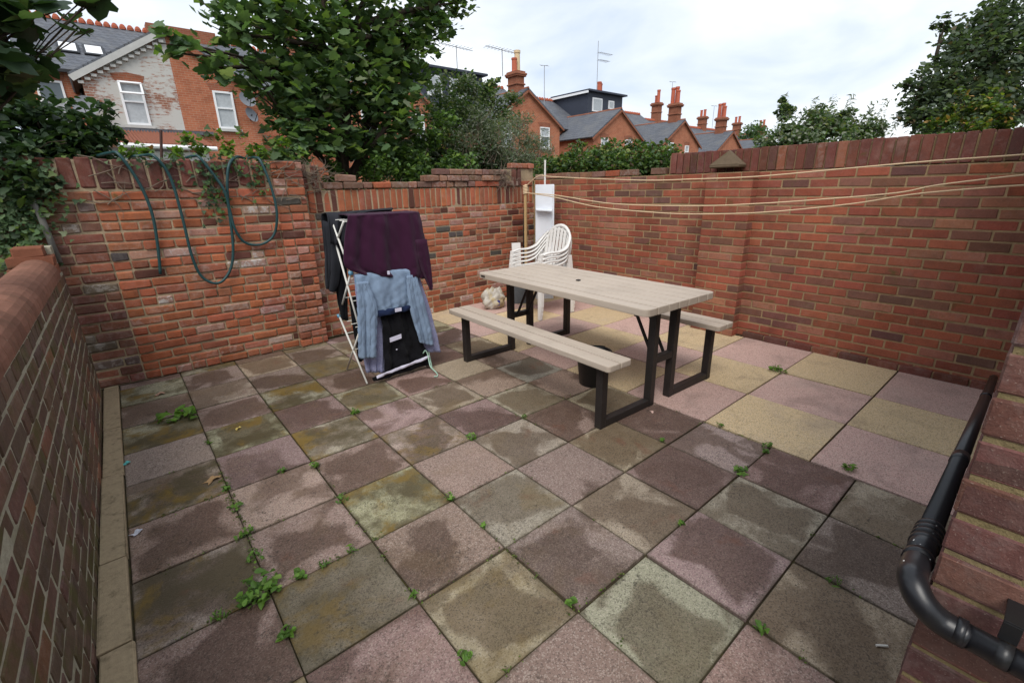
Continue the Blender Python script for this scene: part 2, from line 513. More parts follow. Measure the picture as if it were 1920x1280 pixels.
# ------------------------------------------------------------------ brick walls
CH = 0.0805                      # course height
BL, BHT, BD = 0.2215, 0.0695, 0.11
def brick_meshes(jit, bev, mat, n=6):
    out = []
    for k in range(n):
        me = MB().box((0, 0, 0), (1, 1, 1)).mesh('brick')
        bm = bmesh.new()
        bm.from_mesh(me)
        for v in bm.verts:
            v.co.x *= BL; v.co.y *= BD; v.co.z *= BHT
        bmesh.ops.bevel(bm, geom=bm.edges[:], offset=bev, segments=1, affect='EDGES')
        for v in bm.verts:
            v.co += Vector((RND.gauss(0, jit), RND.gauss(0, jit * 0.7), RND.gauss(0, jit)))
        bm.to_mesh(me)
        bm.free()
        me.materials.append(mat)
        out.append(me)
    return out
BMESH = {k: brick_meshes(j, b, M['brick_' + k]) for k, j, b in (('r', 0.0008, 0.004), ('b', 0.0024, 0.009), ('l', 0.0016, 0.006), ('h', 0.0007, 0.004))}

class Wall:
    """frame: P = origin + u*U + d*N(out) + z*Z, brick front faces at d = 0"""
    def __init__(s, thing_o, kind, origin, U, N):
        s.t, s.k = thing_o, kind
        s.o, s.U, s.N = Vector(origin), Vector(U).normalized(), Vector(N).normalized()
        s.specs = []
    def add(s, u, z, L, col, d=0.0, h=BHT, depth=BD, tilt=0.0, vert=False, yaw=0.0):
        """brick centred at (u,z), front face at distance d"""
        c = s.o + s.U * u + s.N * (d - depth / 2) + Vector((0, 0, z))
        U = (s.U * math.cos(yaw) + s.N * math.sin(yaw))
        N = (s.N * math.cos(yaw) - s.U * math.sin(yaw))
        Z = Vector((0, 0, 1))
        if tilt:
            U, Z = U * math.cos(tilt) + Z * math.sin(tilt), Z * math.cos(tilt) - U * math.sin(tilt)
        if vert: U, Z = Z, -U
        Mx = Matrix((U * (L / BL), -N * (depth / BD), Z * (h / BHT))).transposed().to_4x4()
        Mx.translation = c
        dist = (c - CAM).length
        s.specs.append((dist / math.sqrt(L * h / (BL * BHT)), Mx, col))
    def finish(s, limit=300, hidden=None):
        sp = sorted(s.specs, key=lambda q: q[0])
        vis = [q for q in sp if hidden is None or not hidden(q[1].translation)]
        hid = [q for q in sp if hidden is not None and hidden(q[1].translation)]
        near, rest = vis[:limit], vis[limit:] + hid
        for _, Mx, col in near:
            o = bpy.data.objects.new('brick', RND.choice(BMESH[s.k]))
            COL.objects.link(o)
            o.parent = s.t
            o.matrix_parent_inverse = Matrix.Translation(-s.t.location)
            o.matrix_basis = Mx
            o.color = col
        if rest:
            V, F, C = [], [], []
            for _, Mx, col in rest:
                me = RND.choice(BMESH[s.k])
                b = len(V)
                V += [tuple(Mx @ v.co) for v in me.vertices]
                F += [tuple(i + b for i in p.vertices) for p in me.polygons]
                C += [c for _ in me.vertices for c in col]
            me = bpy.data.meshes.new('brick_remainder')
            me.from_pydata(V, [], F)
            at = me.attributes.new('bc', 'FLOAT_COLOR', 'POINT')
            at.data.foreach_set('color', C)
            tag(obj('brickwork', me, M['brick_%s_j' % s.k], s.t), kind='stuff')

def pick(tab):
    r = RND.random() * sum(w for w, _, _ in tab)
    for w, c, a in tab:
        r -= w
        if r <= 0: break
    k = RND.uniform(0.82, 1.15)
    return (c[0] * k, c[1] * k * RND.uniform(0.92, 1.08), c[2] * k * RND.uniform(0.92, 1.08), a if a < 0 else min(1, a * RND.uniform(0.3, 1.4)))
C_RIGHT = [(5, (0.335, 0.098, 0.056), 0.02), (4, (0.29, 0.092, 0.056), 0.03), (1.6, (0.215, 0.092, 0.066), 0.02), (1.8, (0.335, 0.135, 0.085), 0.06), (0.35, (0.16, 0.078, 0.062), 0.0)]
C_BACK = [(6, (0.39, 0.118, 0.056), 0.05), (4, (0.37, 0.132, 0.074), 0.15), (1.6, (0.29, 0.095, 0.054), 0.05), (1.5, (0.38, 0.19, 0.14), 0.35), (0.7, (0.13, 0.048, 0.034), 0.0), (0.25, (0.085, 0.072, 0.066), 0.05), (0.28, (0.42, 0.26, 0.2), 0.9)]
C_TOP = [(5, (0.17, 0.058, 0.042), 0.05), (3, (0.12, 0.05, 0.04), 0.03), (1, (0.24, 0.085, 0.05), 0.1)]
C_SOLD = [(5, (0.40, 0.125, 0.06), 0.05), (3, (0.29, 0.095, 0.052), 0.06), (1.4, (0.12, 0.045, 0.034), 0.0), (0.5, (0.055, 0.045, 0.045), 0.0)]
C_LEFT = [(4, (0.15, 0.082, 0.056), 0.05), (3, (0.125, 0.078, 0.054), 0.04), (0.8, (0.22, 0.10, 0.058), 0.04)]
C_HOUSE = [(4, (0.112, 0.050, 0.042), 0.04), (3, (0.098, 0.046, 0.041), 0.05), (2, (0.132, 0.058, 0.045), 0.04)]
C_LOOSE = [(3, (0.22, 0.12, 0.085), 0.15), (2, (0.27, 0.13, 0.085), 0.2), (1.5, (0.17, 0.09, 0.07), 0.1), (0.6, (0.33, 0.24, 0.17), 0.4), (1, (0.36, 0.10, 0.05), 0.05)]

def courses(w, u0, u1, z0, n, tab, bond='stretch', d=0.0, jz=0.0, gap=0.0105, skip=None, phase=0, wob=0.0, ch=CH, hs=1.0):
    ST, HD = BL, 0.105
    for k in range(n):
        z = z0 + (k + 0.5) * ch
        u = u0
        row = k + phase
        first = True
        while u < u1 - 0.02:
            if bond == 'stretch':
                L = ST if not (first and row % 2) else HD
            elif bond == 'garden':
                L = HD if (row % 4 == 0 and RND.random() < 0.75) or RND.random() < 0.10 else ST
                if first and row % 2: L = HD
            else: L = ST
            L *= RND.uniform(1 - 0.6 * jz, 1 + 0.6 * jz)
            if u + L > u1 - 0.03: L = u1 - u
            if skip is None or not skip(u + L / 2, z):
                zz = z + (wob * math.sin(u * 2.1 + k * 0.4) if wob else 0) + RND.gauss(0, 0.0012 + jz * 0.012)
                w.add(u + L / 2, zz, L, pick(tab), d + RND.gauss(0, 0.0012 + jz * 0.02), BHT * hs * RND.uniform(1 - jz * 0.5, 1 + jz * 0.25), tilt=RND.gauss(0, 0.002 + jz * 0.06))
            u += L + gap
            first = False
def soldiers(w, u0, u1, z0, H, tab, pitch=0.0805, d=0.0, jit=0.0, top=0.0, hh=BHT):
    u = u0 + pitch / 2
    while u < u1 - pitch / 2 + 1e-4:
        w.add(u, z0 + H / 2 + RND.gauss(0, 0.001 + top), H - 0.006, pick(tab), d + RND.gauss(0, 0.0015 + jit), hh * RND.uniform(0.94, 1.02), tilt=RND.gauss(0, 0.004 + jit), vert=True)
        u += pitch

# --- wall behind the hose (old, orange, with pier)
wl = thing('brick_wall', 'old orange brick wall with stained coping, a green hose draped over it', 'wall', (-0.5, 3.85, 0))
w = Wall(wl, 'b', (0, 3.74, 0), (1, 0, 0), (0, -1, 0))
C_DAMP = [(4, (0.23, 0.088, 0.058), 0.12), (3, (0.18, 0.078, 0.056), 0.08), (2, (0.30, 0.105, 0.062), 0.1), (1, (0.16, 0.115, 0.09), 0.3)]
courses(w, -3.0, -1.155, 0.0, 20, C_DAMP, 'garden', jz=0.10, wob=0.004, ch=0.0815)
courses(w, -1.145, 0.185, 0.0, 20, C_BACK, 'garden', jz=0.10, wob=0.004, ch=0.0815)
soldiers(w, -3.0, 0.19, 1.638, 0.235, C_TOP, pitch=0.112, top=0.004, hh=0.099)
for q in range(1): pass
courses(w, 0.195, 0.475, 0.0, 20, C_BACK, 'garden', d=0.045, jz=0.08, ch=0.0815)
courses(w, 0.195, 0.475, 1.64, 3, C_BACK, 'garden', d=0.04, jz=0.08, ch=0.079)
# darker damp column of bricks in the corner
w.finish(300, lambda c: c.x < -1.42)
m = MB().box((-1.395, 3.862, 0.93), (3.21, 0.22, 1.865)).box((0.335, 3.80, 0.92), (0.27, 0.17, 1.86))
m.build('mortar', M['mort_b'], wl)

# --- recessed wall behind the drying rack, with loose bricks on top
wr = thing('brick_wall', 'weathered orange brick wall with a soldier course and loose bricks on top', 'wall', (2.1, 3.95, 0))
A, B = Vector((0.47, 3.838, 0)), Vector((3.93, 4.06, 0))
Ud = (B - A).normalized()
Nd = Vector((Ud.y, -Ud.x, 0))
LW = (B - A).length
w = Wall(wr, 'b', A, Ud, Nd)
courses(w, 0.0, LW, 0.0, 17, C_BACK, 'garden', jz=0.07, wob=0.003)
soldiers(w, 0.06, LW, 1.372, 0.232, C_SOLD, jit=0.002)
def loose(u0, u1, z, tab=C_LOOSE, dj=0.012, miss=0.0, d=0.03):
    u = u0
    while u < u1 - 0.09:
        L = BL * RND.uniform(0.9, 1.0) if RND.random() < 0.75 else 0.11
        if RND.random() >= miss:
            w.add(u + L / 2, z + BHT / 2 + 0.004, L, pick(tab), d + RND.gauss(0, dj), yaw=RND.gauss(0, 0.05), tilt=RND.gauss(0, 0.012))
        u += L + RND.uniform(0.003, 0.02)
soldiers(w, 0.0, 0.22, 1.61, 0.245, C_TOP, pitch=0.11)
loose(0.24, 3.4, 1.606, miss=0.0, dj=0.006, d=0.01)
loose(0.42, 0.72, 1.682, d=0.01)
loose(1.50, 2.95, 1.680)
loose(1.68, 2.90, 1.757)
# stub at the corner where the walls meet
soldiers(w, 3.0, 3.2, 1.61, 0.235, C_TOP, pitch=0.1, d=0.02)
loose(3.0, 3.46, 1.85, C_BACK, d=0.03)
w.finish(300)
def wallcore(a, b, n, z0, z1, rec, th):
    pts = [Vector((*a[:2], z0)) - n * rec, Vector((*b[:2], z0)) - n * rec, Vector((*b[:2], z0)) - n * (rec + th), Vector((*a[:2], z0)) - n * (rec + th)]
    return pts, (0, 0, z1 - z0)
m = MB()
m.quadprism(*wallcore(A, B, Nd, 0, 1.60, 0.009, 0.20))
m.quadprism(*wallcore(A + Ud * 3.0, B, Nd, 1.60, 1.845, 0.02, 0.18))
m.quadprism(*wallcore(A, A + Ud * 0.22, Nd, 1.60, 1.85, 0.012, 0.12))
m.build('mortar', M['mort_b'], wr)

# --- right wall with pier and standing coping bricks
w3 = thing('brick_wall', 'tall red brick wall with buff mortar, a pier and upright coping bricks', 'wall', (4.0, 1.3, 0))
XR = 3.93
w = Wall(w3, 'r', (XR, -1.33, 0), (0, 1, 0), (-1, 0, 0))       # u = y + 1.33
courses(w, 0.0, 5.36, 0.0, 21, C_RIGHT, 'stretch', jz=0.02, phase=1, hs=0.945, gap=0.0135)
soldiers(w, 0.0, 3.12, 1.694, 0.222, C_TOP, pitch=0.0815, jit=0.001, top=0.002)
# ragged top of the lower part
u = 3.16
while u < 5.2:
    L = BL * RND.uniform(0.85, 1)
    if RND.random() < 0.8: w.add(u + L / 2, 1.735 + RND.gauss(0, 0.004), L, pick(C_LOOSE), -0.01 + RND.gauss(0, 0.01), tilt=RND.gauss(0, 0.015))
    u += L + 0.012
# plinth bricks at the foot
u = 0.0
while u < 1.86:
    w.add(u + 0.11, 0.028, 0.212, pick(C_TOP), 0.052 + RND.gauss(0, 0.004), 0.058)
    u += 0.2255
# pier
PY0, PY1, PD = 0.765, 1.245, 0.13
n = 0
for k in range(21):
    z = (k + 0.5) * CH
    u0 = PY0 + 1.33
    lens = [BL, BL] if k % 2 else [0.105, BL, 0.105]
    tot = sum(lens) + 0.0105 * (len(lens) - 1)
    sc = (PY1 - PY0 - 0.0105 * (len(lens) - 1)) / sum(lens)
    for L in lens:
        L *= sc
        w.add(u0 + L / 2, z + RND.gauss(0, 0.001), L, pick(C_RIGHT), PD + RND.gauss(0, 0.0006), BHT * 0.945)
        u0 += L + 0.0105
w.finish(300, lambda c: c.y < -1.15)
# near return of the pier (faces the camera side)
wp = Wall(w3, 'r', (XR - PD, PY0, 0), (1, 0, 0), (0, -1, 0))
for k in range(21):
    z = (k + 0.5) * CH
    L = 0.115 if k % 2 else 0.105
    wp.add(0.064, z, 0.122, pick(C_RIGHT), 0.0015, BHT * 0.945)
wp.finish(0)
m = MB().box((XR + 0.116, 1.37, 0.845), (0.22, 5.39, 1.69)).box((XR - PD / 2 + 0.002, (PY0 + PY1) / 2, 0.845), (PD - 0.007, PY1 - PY0 - 0.008, 1.69))
m.box((XR + 0.12, 0.23, 1.795), (0.20, 3.10, 0.20)).box((XR + 0.02, -0.4, 0.024), (0.10, 1.85, 0.046))
m.build('mortar', M['mort_r'], w3)
# stone cap on the pier: four sloping faces
cap = MB()
x0, x1, y0, y1, z0, z1, z2 = 3.775, 3.926, 0.905, 1.215, 1.69, 1.765, 1.905
bp = [(x0, y0), (x1, y0), (x1, y1), (x0, y1)]
cap.add([(x, y, z1 - 0.03) for x, y in bp] + [(x, y, z1) for x, y in bp] + [(3.88, 1.075, z2), (3.915, 1.075, z2)],
        [(0, 1, 2, 3), (0, 1, 5, 4), (1, 2, 6, 5), (2, 3, 7, 6), (3, 0, 4, 7), (4, 5, 9, 8), (6, 7, 8, 9), (7, 4, 8), (5, 6, 9)])
M['capst'] = mat_plain('cap_stone', (0.12, 0.088, 0.058), 0.95, 0.35, 25, 0.6, 0.15, 0, 0.6, (0.07, 0.065, 0.03))
cap.build('pier_cap', M['capst'], w3, bevel=0.008, jit=0.002)

# --- low wall on the left with rounded coping
w4 = thing('brick_wall', 'low mossy brick wall with pale mortar and rounded terracotta coping', 'wall', (-1.56, 1.0, 0))
w = Wall(w4, 'l', (-1.452, -2.0, 0), (0, 1, 0), (1, 0, 0))
courses(w, 0.0, 5.62, -0.02, 13, C_LEFT, 'garden', jz=0.008, wob=0.003, gap=0.014)
w.finish(300, lambda c: c.y < 0.1)
m = MB().box((-1.5552, 0.81, 0.51), (0.20, 5.62, 1.05))
m.build('mortar', M['mort_l'], w4)
t = NT('coping_clay')
p = t.pos()
oi = t.n('ObjectInfo')
c = t.mix(1.0, oi.outputs['Color'], t.mix(t.noise(14, p, 5, 0.7), (0.55, 0.55, 0.55), (1.3, 1.3, 1.3)), 'MULTIPLY')
c = t.mix(t.math('MULTIPLY', t.step(t.noise(5, p, 6, 0.7), 0.5, 0.72), 0.6), c, (0.05, 0.045, 0.025))
M['coping'] = t.fin(c, 0.9, t.bump(t.noise(90, p, 4, 0.7), 0.4, 0.004), 0.2)
y = -2.0
RC = 0.116
while y < 3.28:
    L = 0.113
    prof = [(-RC, 0.0)] + [(-RC * math.cos(a), 0.035 + RC * 0.92 * math.sin(a)) for a in [math.pi * q / 12 for q in range(13)]] + [(RC, 0.0)]
    pts = [(-1.562 + px, y, 1.03 + pz) for px, pz in prof]
    b = MB().quadprism(pts, (0, L - 0.0025, 0))
    o = b.build('coping_brick', M['coping'], w4, bevel=0.0022, seg=1, jit=0.0006)
    k = RND.uniform(0.8, 1.15)
    o.color = (0.235 * k, 0.112 * k, 0.076 * k, 1)
    y += L
for k, (yy, zz, sx) in enumerate(((3.38, 1.085, 0.25), (3.38, 1.155, 0.24), (3.39, 1.22, 0.16))):
    o = MB().box((-1.575, yy, zz), (sx, 0.17, 0.068)).build('coping_brick', M['coping'], w4, bevel=0.008, jit=0.002)
    o.color = (0.22, 0.085, 0.05, 1)
MB().quadprism([(-1.562 + px * 0.985, -2.0, 1.03 + pz * 0.985) for px, pz in prof], (0, 5.27, 0)).build('coping_mortar', M['mort_l'], w4)
MB().box((-1.56, 3.54, 0.62), (0.19, 0.16, 1.24)).build('mortar_end', M['mort_l'], w4)

# --- house corner on the right
hs = thing('brick_house', 'red brick house corner with sandy mortar and black drainpipe', 'house', (1.5, -3.0, 0))
HX, HY = 0.013, -1.334
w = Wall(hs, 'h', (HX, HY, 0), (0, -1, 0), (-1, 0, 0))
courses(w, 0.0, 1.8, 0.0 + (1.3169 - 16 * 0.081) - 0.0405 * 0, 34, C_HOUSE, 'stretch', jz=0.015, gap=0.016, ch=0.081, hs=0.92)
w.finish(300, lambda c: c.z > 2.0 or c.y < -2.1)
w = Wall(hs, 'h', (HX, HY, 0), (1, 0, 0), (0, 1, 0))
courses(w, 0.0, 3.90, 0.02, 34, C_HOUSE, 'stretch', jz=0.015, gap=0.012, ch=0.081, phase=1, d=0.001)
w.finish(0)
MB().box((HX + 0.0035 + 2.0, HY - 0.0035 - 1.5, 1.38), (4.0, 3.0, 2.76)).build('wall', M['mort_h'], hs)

# ------------------------------------------------------------------ terrace beyond the garden wall
def mat_farbrick(name, c1, c2, mort, paint=None):
    t = NT(name)
    p = t.pos()
    sp = t.n('SeparateXYZ', Vector=p)
    h = t.math('ADD', sp.outputs[0], sp.outputs[1])
    v = t.n('CombineXYZ', X=h, Y=sp.outputs[2], Z=0.0).outputs[0]
    bt = t.n('TexBrick', {'offset': 0.5}, Vector=v, Color1=c1, Color2=c2, Mortar=mort, Scale=1.0, Mortar_Size=0.011, Bias=0.0, Brick_Width=0.24, Row_Height=0.085)
    c = bt.outputs['Color']
    c = t.mix(t.math('MULTIPLY', t.step(t.noise(1.6, p, 6, 0.7), 0.42, 0.7), 0.45), c, tuple(x * 0.45 for x in c1))
    if paint:
        row = t.n('CombineXYZ', X=t.math('MULTIPLY', h, 3.0), Y=t.math('MULTIPLY', sp.outputs[2], 12.0), Z=0.0).outputs[0]
        k = t.math('ADD', t.math('MULTIPLY', t.noise(1.0, row, 3, 0.8), 0.55), t.math('MULTIPLY', t.noise(0.9, p, 4, 0.6), 0.75))
        c = t.mix(t.step(k, 0.64, 0.74), paint, c)
    return t.fin(c, 0.92, t.bump(bt.outputs['Fac'], -0.4, 0.01), 0.2)
M['fb'] = mat_farbrick('terrace_brick', (0.43, 0.145, 0.075), (0.36, 0.112, 0.060), (0.40, 0.23, 0.15))
M['fb2'] = mat_farbrick('terrace_brick_dark', (0.30, 0.10, 0.055), (0.25, 0.08, 0.045), (0.26, 0.15, 0.1))
M['fw'] = mat_farbrick('flaking_white_paint', (0.33, 0.14, 0.09), (0.28, 0.12, 0.08), (0.42, 0.36, 0.3), (0.50, 0.49, 0.46))
M['paint'] = mat_plain('grey_white_paint', (0.47, 0.47, 0.45), 0.85, 0.2, 4, 0.2)
M['glass'] = mat_plain('window_glass', (0.10, 0.125, 0.14), 0.08, 0.2, 1.5, 0, 0.6)
M['curtain'] = mat_plain('net_curtain', (0.42, 0.45, 0.47), 0.9, 0.3, 9, 0)
M['tar'] = mat_plain('black_slate_cladding', (0.035, 0.042, 0.062), 0.6, 0.35, 5, 0.1)
M['pot_r'] = mat_plain('clay_pot', (0.45, 0.115, 0.065), 0.85, 0.2, 6, 0)
M['pot_c'] = mat_plain('cream_pot', (0.62, 0.48, 0.30), 0.85, 0.15, 6, 0)
M['rust'] = mat_plain('rusty_corrugated', (0.23, 0.085, 0.05), 0.9, 0.35, 5, 0.1)
M['alu'] = mat_plain('aerial_metal', (0.30, 0.31, 0.33), 0.5, 0.2, 5, 0)
M['dish'] = mat_plain('grey_dish', (0.17, 0.18, 0.20), 0.6, 0.15, 5, 0)
# slate with courses
t = NT('slate_courses')
p = t.pos()
sp = t.n('SeparateXYZ', Vector=p)
v = t.n('CombineXYZ', X=t.math('ADD', sp.outputs[0], sp.outputs[1]), Y=t.math('MULTIPLY', sp.outputs[2], 1.3), Z=0.0).outputs[0]
bt = t.n('TexBrick', {'offset': 0.5}, Vector=v, Color1=(0.115, 0.125, 0.145), Color2=(0.085, 0.092, 0.11), Mortar=(0.03, 0.03, 0.035), Scale=1.0, Mortar_Size=0.012, Brick_Width=0.3, Row_Height=0.22)
c = t.mix(t.math('MULTIPLY', t.step(t.noise(1.1, p, 6, 0.7), 0.45, 0.7), 0.4), bt.outputs['Color'], (0.16, 0.155, 0.14))
M['slate'] = t.fin(c, 0.65, t.bump(bt.outputs['Fac'], -0.5, 0.02), 0.4)

def window(par, x0, x1, z0, z1, y, split=0.45, open_top=False, curtain=True):
    """sash-like window in a wall whose outside faces -Y at plane y"""
    fw = 0.075
    wn = MB()
    y0_ = y
    y = y - 0.045
    wn.box(((x0 + x1) / 2, y + 0.02, z1 - fw / 2), (x1 - x0, 0.10, fw)).box(((x0 + x1) / 2, y + 0.02, z0 + fw / 2), (x1 - x0, 0.10, fw))
    wn.box((x0 + fw / 2, y + 0.02, (z0 + z1) / 2), (fw, 0.098, z1 - z0 - 2 * fw)).box((x1 - fw / 2, y + 0.02, (z0 + z1) / 2), (fw, 0.098, z1 - z0 - 2 * fw))
    zs = z0 + (z1 - z0) * (1 - split)
    wn.box(((x0 + x1) / 2, y + 0.02, zs), (x1 - x0 - 2 * fw, 0.09, 0.06))
    o = wn.build('window', M['upvc'], par)
    for a, b in ((z0 + fw, zs - 0.03), (zs + 0.03, z1 - fw)):
        MB().box(((x0 + x1) / 2, y + 0.028, (a + b) / 2), (x1 - x0 - 2 * fw, 0.012, b - a)).build('pane', M['curtain'] if curtain and RND.random() < 0.6 else M['glass'], o)
    y = y0_
    MB().box(((x0 + x1) / 2, y - 0.05, z0 - 0.06), (x1 - x0 + 0.22, 0.16, 0.10)).build('sill', M['paint'], o)
    MB().quadprism([(x0 - 0.06, y - 0.012, z1 + 0.02), (x1 + 0.06, y - 0.012, z1 + 0.02), (x1 + 0.14, y - 0.012, z1 + 0.26), ((x0 + x1) / 2, y - 0.012, z1 + 0.33), (x0 - 0.14, y - 0.012, z1 + 0.26)], (0, 0.02, 0)).build('lintel', M['fb2'], o)
    if open_top:
        R = Matrix.Rotation(rad(-24), 3, 'X')
        zc = (zs + z1) / 2
        fr = MB()
        w_, h_ = x1 - x0 - 0.02, (z1 - zs) * 0.62
        for dx, dz, sx, sz in ((0, h_ / 2, w_, 0.06), (0, -h_ / 2, w_, 0.06), (-w_ / 2 + 0.03, 0, 0.06, h_), (w_ / 2 - 0.03, 0, 0.06, h_)):
            fr.box(Vector(((x0 + x1) / 2, y - 0.20, zc + 0.12)) + R @ Vector((dx, 0, dz)), (sx, 0.05, sz), R)
        fr.build('opened_sash', M['upvc'], o)
    return o
def chimney(par, x, y, zb, zt, pots, w=0.62, d=0.9, mat='fb2'):
    c = MB().box((x, y, (zb + zt) / 2), (w, d, zt - zb))
    H = zt - zb
    st = c.build('chimney_stack', M[mat], par)
    MB().box((x, y, zt - 0.16), (w + 0.22, d + 0.22, 0.10)).box((x, y, zt - 0.06), (w + 0.30, d + 0.30, 0.12)).box((x, y, zt + 0.05), (w + 0.14, d + 0.14, 0.12)).box((x, y, zt - H * 0.42), (w + 0.14, d + 0.14, 0.09)).build('corbel', M['fb2'], st, bevel=0.02, seg=1)
    for dx, dy, h, r, mt in pots:
        MB().lathe((x + dx, y + dy, zt + 0.10), [(r * 1.06, 0), (r, 0.06), (r * 0.95, h * 0.86), (r * 1.12, h * 0.88), (r * 1.12, h), (r * 0.8, h), (r * 0.8, h - 0.1)], 12, True).build('chimney_pot', M[mt], st)
    return st
def aerial(x, y, z0, h, kind='yagi', group='rooftop aerials', lab='thin metal television aerial above the terrace roofs'):
    m = MB().tube([(x, y, z0), (x, y, z0 + h)], 0.028, 6)
    zt = z0 + h
    if kind == 'yagi':
        m.tube([(x - 1.3, y, zt - 0.05), (x + 1.3, y, zt - 0.12)], 0.02, 5)
        for q in range(9): m.tube([(x - 1.2 + q * 0.28, y - 0.35, zt - 0.06), (x - 1.2 + q * 0.28, y + 0.35, zt - 0.06)], 0.012, 4)
    elif kind == 'double':
        for zz, L in ((zt - 0.9, 2.1), (zt - 1.5, 1.6)):
            m.tube([(x, y, zz), (x + L, y, zz + 0.08)], 0.022, 5)
            for q in range(8): m.tube([(x + 0.2 + q * L / 9, y - 0.3, zz), (x + 0.2 + q * L / 9, y + 0.3, zz)], 0.01, 4)
    else:
        for q in range(4):
            a = q * math.pi / 4
            m.tube([(x - 0.4 * math.cos(a), y - 0.4 * math.sin(a), zt - 0.02), (x + 0.4 * math.cos(a), y + 0.4 * math.sin(a), zt + 0.1)], 0.014, 4)
    tag(m.build('television_aerial', M['alu']), lab, 'aerial', group)

YG, YM, YRG = 23.05, 27.0, 31.0
def house(k, X, zA, label, left_mat='fb', windows=(), stack=None, mainstack=None, half=3.0, drop=1.95):
    h = thing('terraced_house', label, 'house', (X, YG, 0), 'terraced houses beyond the garden')
    zE = zA - drop
    # rear wing walls
    for sgn, mt in ((-1, left_mat), (1, 'fb')):
        pts = [(X, YG, -0.05), (X, YG, zA - 0.06), (X + sgn * half, YG, zE - 0.06), (X + sgn * half, YG, -0.05)]
        MB().quadprism(pts, (0, 0.28, 0)).build('gable_wall', M[mt], h)
        MB().box((X + sgn * (half - 0.14), (YG + YM) / 2 + 0.14, zE / 2 - 0.05), (0.27, YM - YG - 0.29, zE - 0.1)).build('side_wall', M['fb'], h)
    # rear wing roof
    for sgn in (-1, 1):
        ov = 0.28
        a = Vector((X, YG - 0.14, zA))
        e = Vector((X + sgn * (half + ov), YG - 0.14, zE - ov * (zA - zE) / half))
        n = Vector((sgn * (zA - zE), 0, half)).normalized()
        MB().quadprism([a, e, e + n * 0.09, a + n * 0.09], (0, YM + 2.6 - YG, 0)).build('roof_slope', M['slate'], h)
        bm_ = MB().beam(a + Vector((0, -0.02, -0.10)), e + Vector((0, -0.02, -0.10)), 0.06, 0.2 if left_mat == 'fw' else 0.11)
        bm_.build('bargeboard', M['paint'] if left_mat == 'fw' and sgn < 0 else M['fb2'], h)
        if left_mat == 'fw' and sgn < 0:
            for q in range(14):
                f = (q + 0.8) / 15
                c = a.lerp(e, f) + Vector((0, 0.06, -0.34))
                MB().box(c, (0.16, 0.10, 0.09)).build('dentil', M['paint'], h)
    MB().tube([(X, YG - 0.14, zA + 0.07), (X, YM + 2.3, zA + 0.07)], 0.09, 8).build('ridge_tile', M['fb2'], h)
    # main range
    ze, zr = zA - 1.05, zA + 1.62
    x0, x1 = X - 4.72, X + 4.66
    MB().box(((x0 + x1) / 2, YM + 4.0, ze / 2), (x1 - x0, 8.0, ze + 0.1)).build('main_wall', M['fb'], h)
    s0 = (zr - ze) / (YRG - YM)
    for yy, dz in ((YM - 0.3, -0.3 * s0), (2 * YRG - YM + 0.3, -0.3 * s0)):
        a, e = Vector((x0, YRG, zr)), Vector((x0, yy, ze + dz + 0.02))
        MB().quadprism([a, e, e + Vector((0, 0, 0.1)), a + Vector((0, 0, 0.1))], (x1 - x0, 0, 0)).build('main_roof', M['slate'], h)
    rt = MB()
    for q in range(int((x1 - x0) / 0.3)):
        rt.lathe((x0 + 0.15 + q * 0.3, YRG, zr + 0.06), [(0.14, 0), (0.14, 0.10), (0.09, 0.2), (0.05, 0.24)], 6)
    rt.build('ridge_tiles', M['terra'], h)
    MB().box(((x0 + x1) / 2, YM - 0.32, ze - 0.12), (x1 - x0, 0.12, 0.11)).build('gutter', M['black_pl'], h)
    for wv in windows: window(h, *wv[:4], YG, **(wv[4] if len(wv) > 4 else {}))
    if stack: chimney(h, X + stack[0], 24.0 + stack[1], zA - 0.5, stack[2], stack[3])
    if mainstack: chimney(h, mainstack[0], YRG, zr - 0.6, mainstack[1], mainstack[2])
    return h
P2 = [(-0.1, -0.28, 0.75, 0.15, 'pot_r'), (0.1, 0.28, 0.75, 0.15, 'pot_r')]
P3 = [(-0.15, -0.3, 1.0, 0.16, 'pot_r'), (0.14, 0.0, 1.35, 0.17, 'pot_r'), (0.0, 0.32, 1.3, 0.17, 'pot_r')]
h0 = house(0, 1.98, 7.68, 'brick terraced house, left half of its gable in flaking white paint', 'fw',
           [(0.14, 0.88, 4.21, 5.70, dict(open_top=True)), (3.22, 3.95, 4.25, 5.69)], drop=1.78, half=2.85)
window(h0, -2.32, -1.48, 4.50, 6.15, YM)
# skylights in the main roof
for x in (-0.98, -0.12):
    R = Matrix.Rotation(math.atan2(7.68 + 1.62 - 6.63, 4.0), 3, 'X')
    c = Vector((x, 28.45, 6.63 + (28.45 - YM) * 0.6675 + 0.15))
    o = MB().box(c, (0.72, 0.95, 0.08), R).build('skylight_frame', M['black_pl'], h0)
    MB().box(c + R @ Vector((0, 0, 0.045)), (0.56, 0.75, 0.02), R).build('pane', M['upvc'], o)
MB().box((3.75, YRG, 9.40), (3.0, 0.7, 0.75)).build('parapet', M['fb2'], h0)
MB().tube([(-0.95, YM - 0.42, 6.45), (-0.95, YM - 0.42, 3.0)], 0.06, 8).build('downpipe', M['black_pl'], h0)
MB().box((1.0, YG - 0.06, 4.02), (3.9, 0.14, 0.14)).build('ledge', M['slate'], h0)
h1 = house(1, 11.4, 7.6, 'brick terraced house mostly hidden behind the sycamore', 'fb', [(9.6, 10.4, 4.1, 5.5), (12.4, 13.2, 4.1, 5.5)], None, (9.3, 10.9, P2))
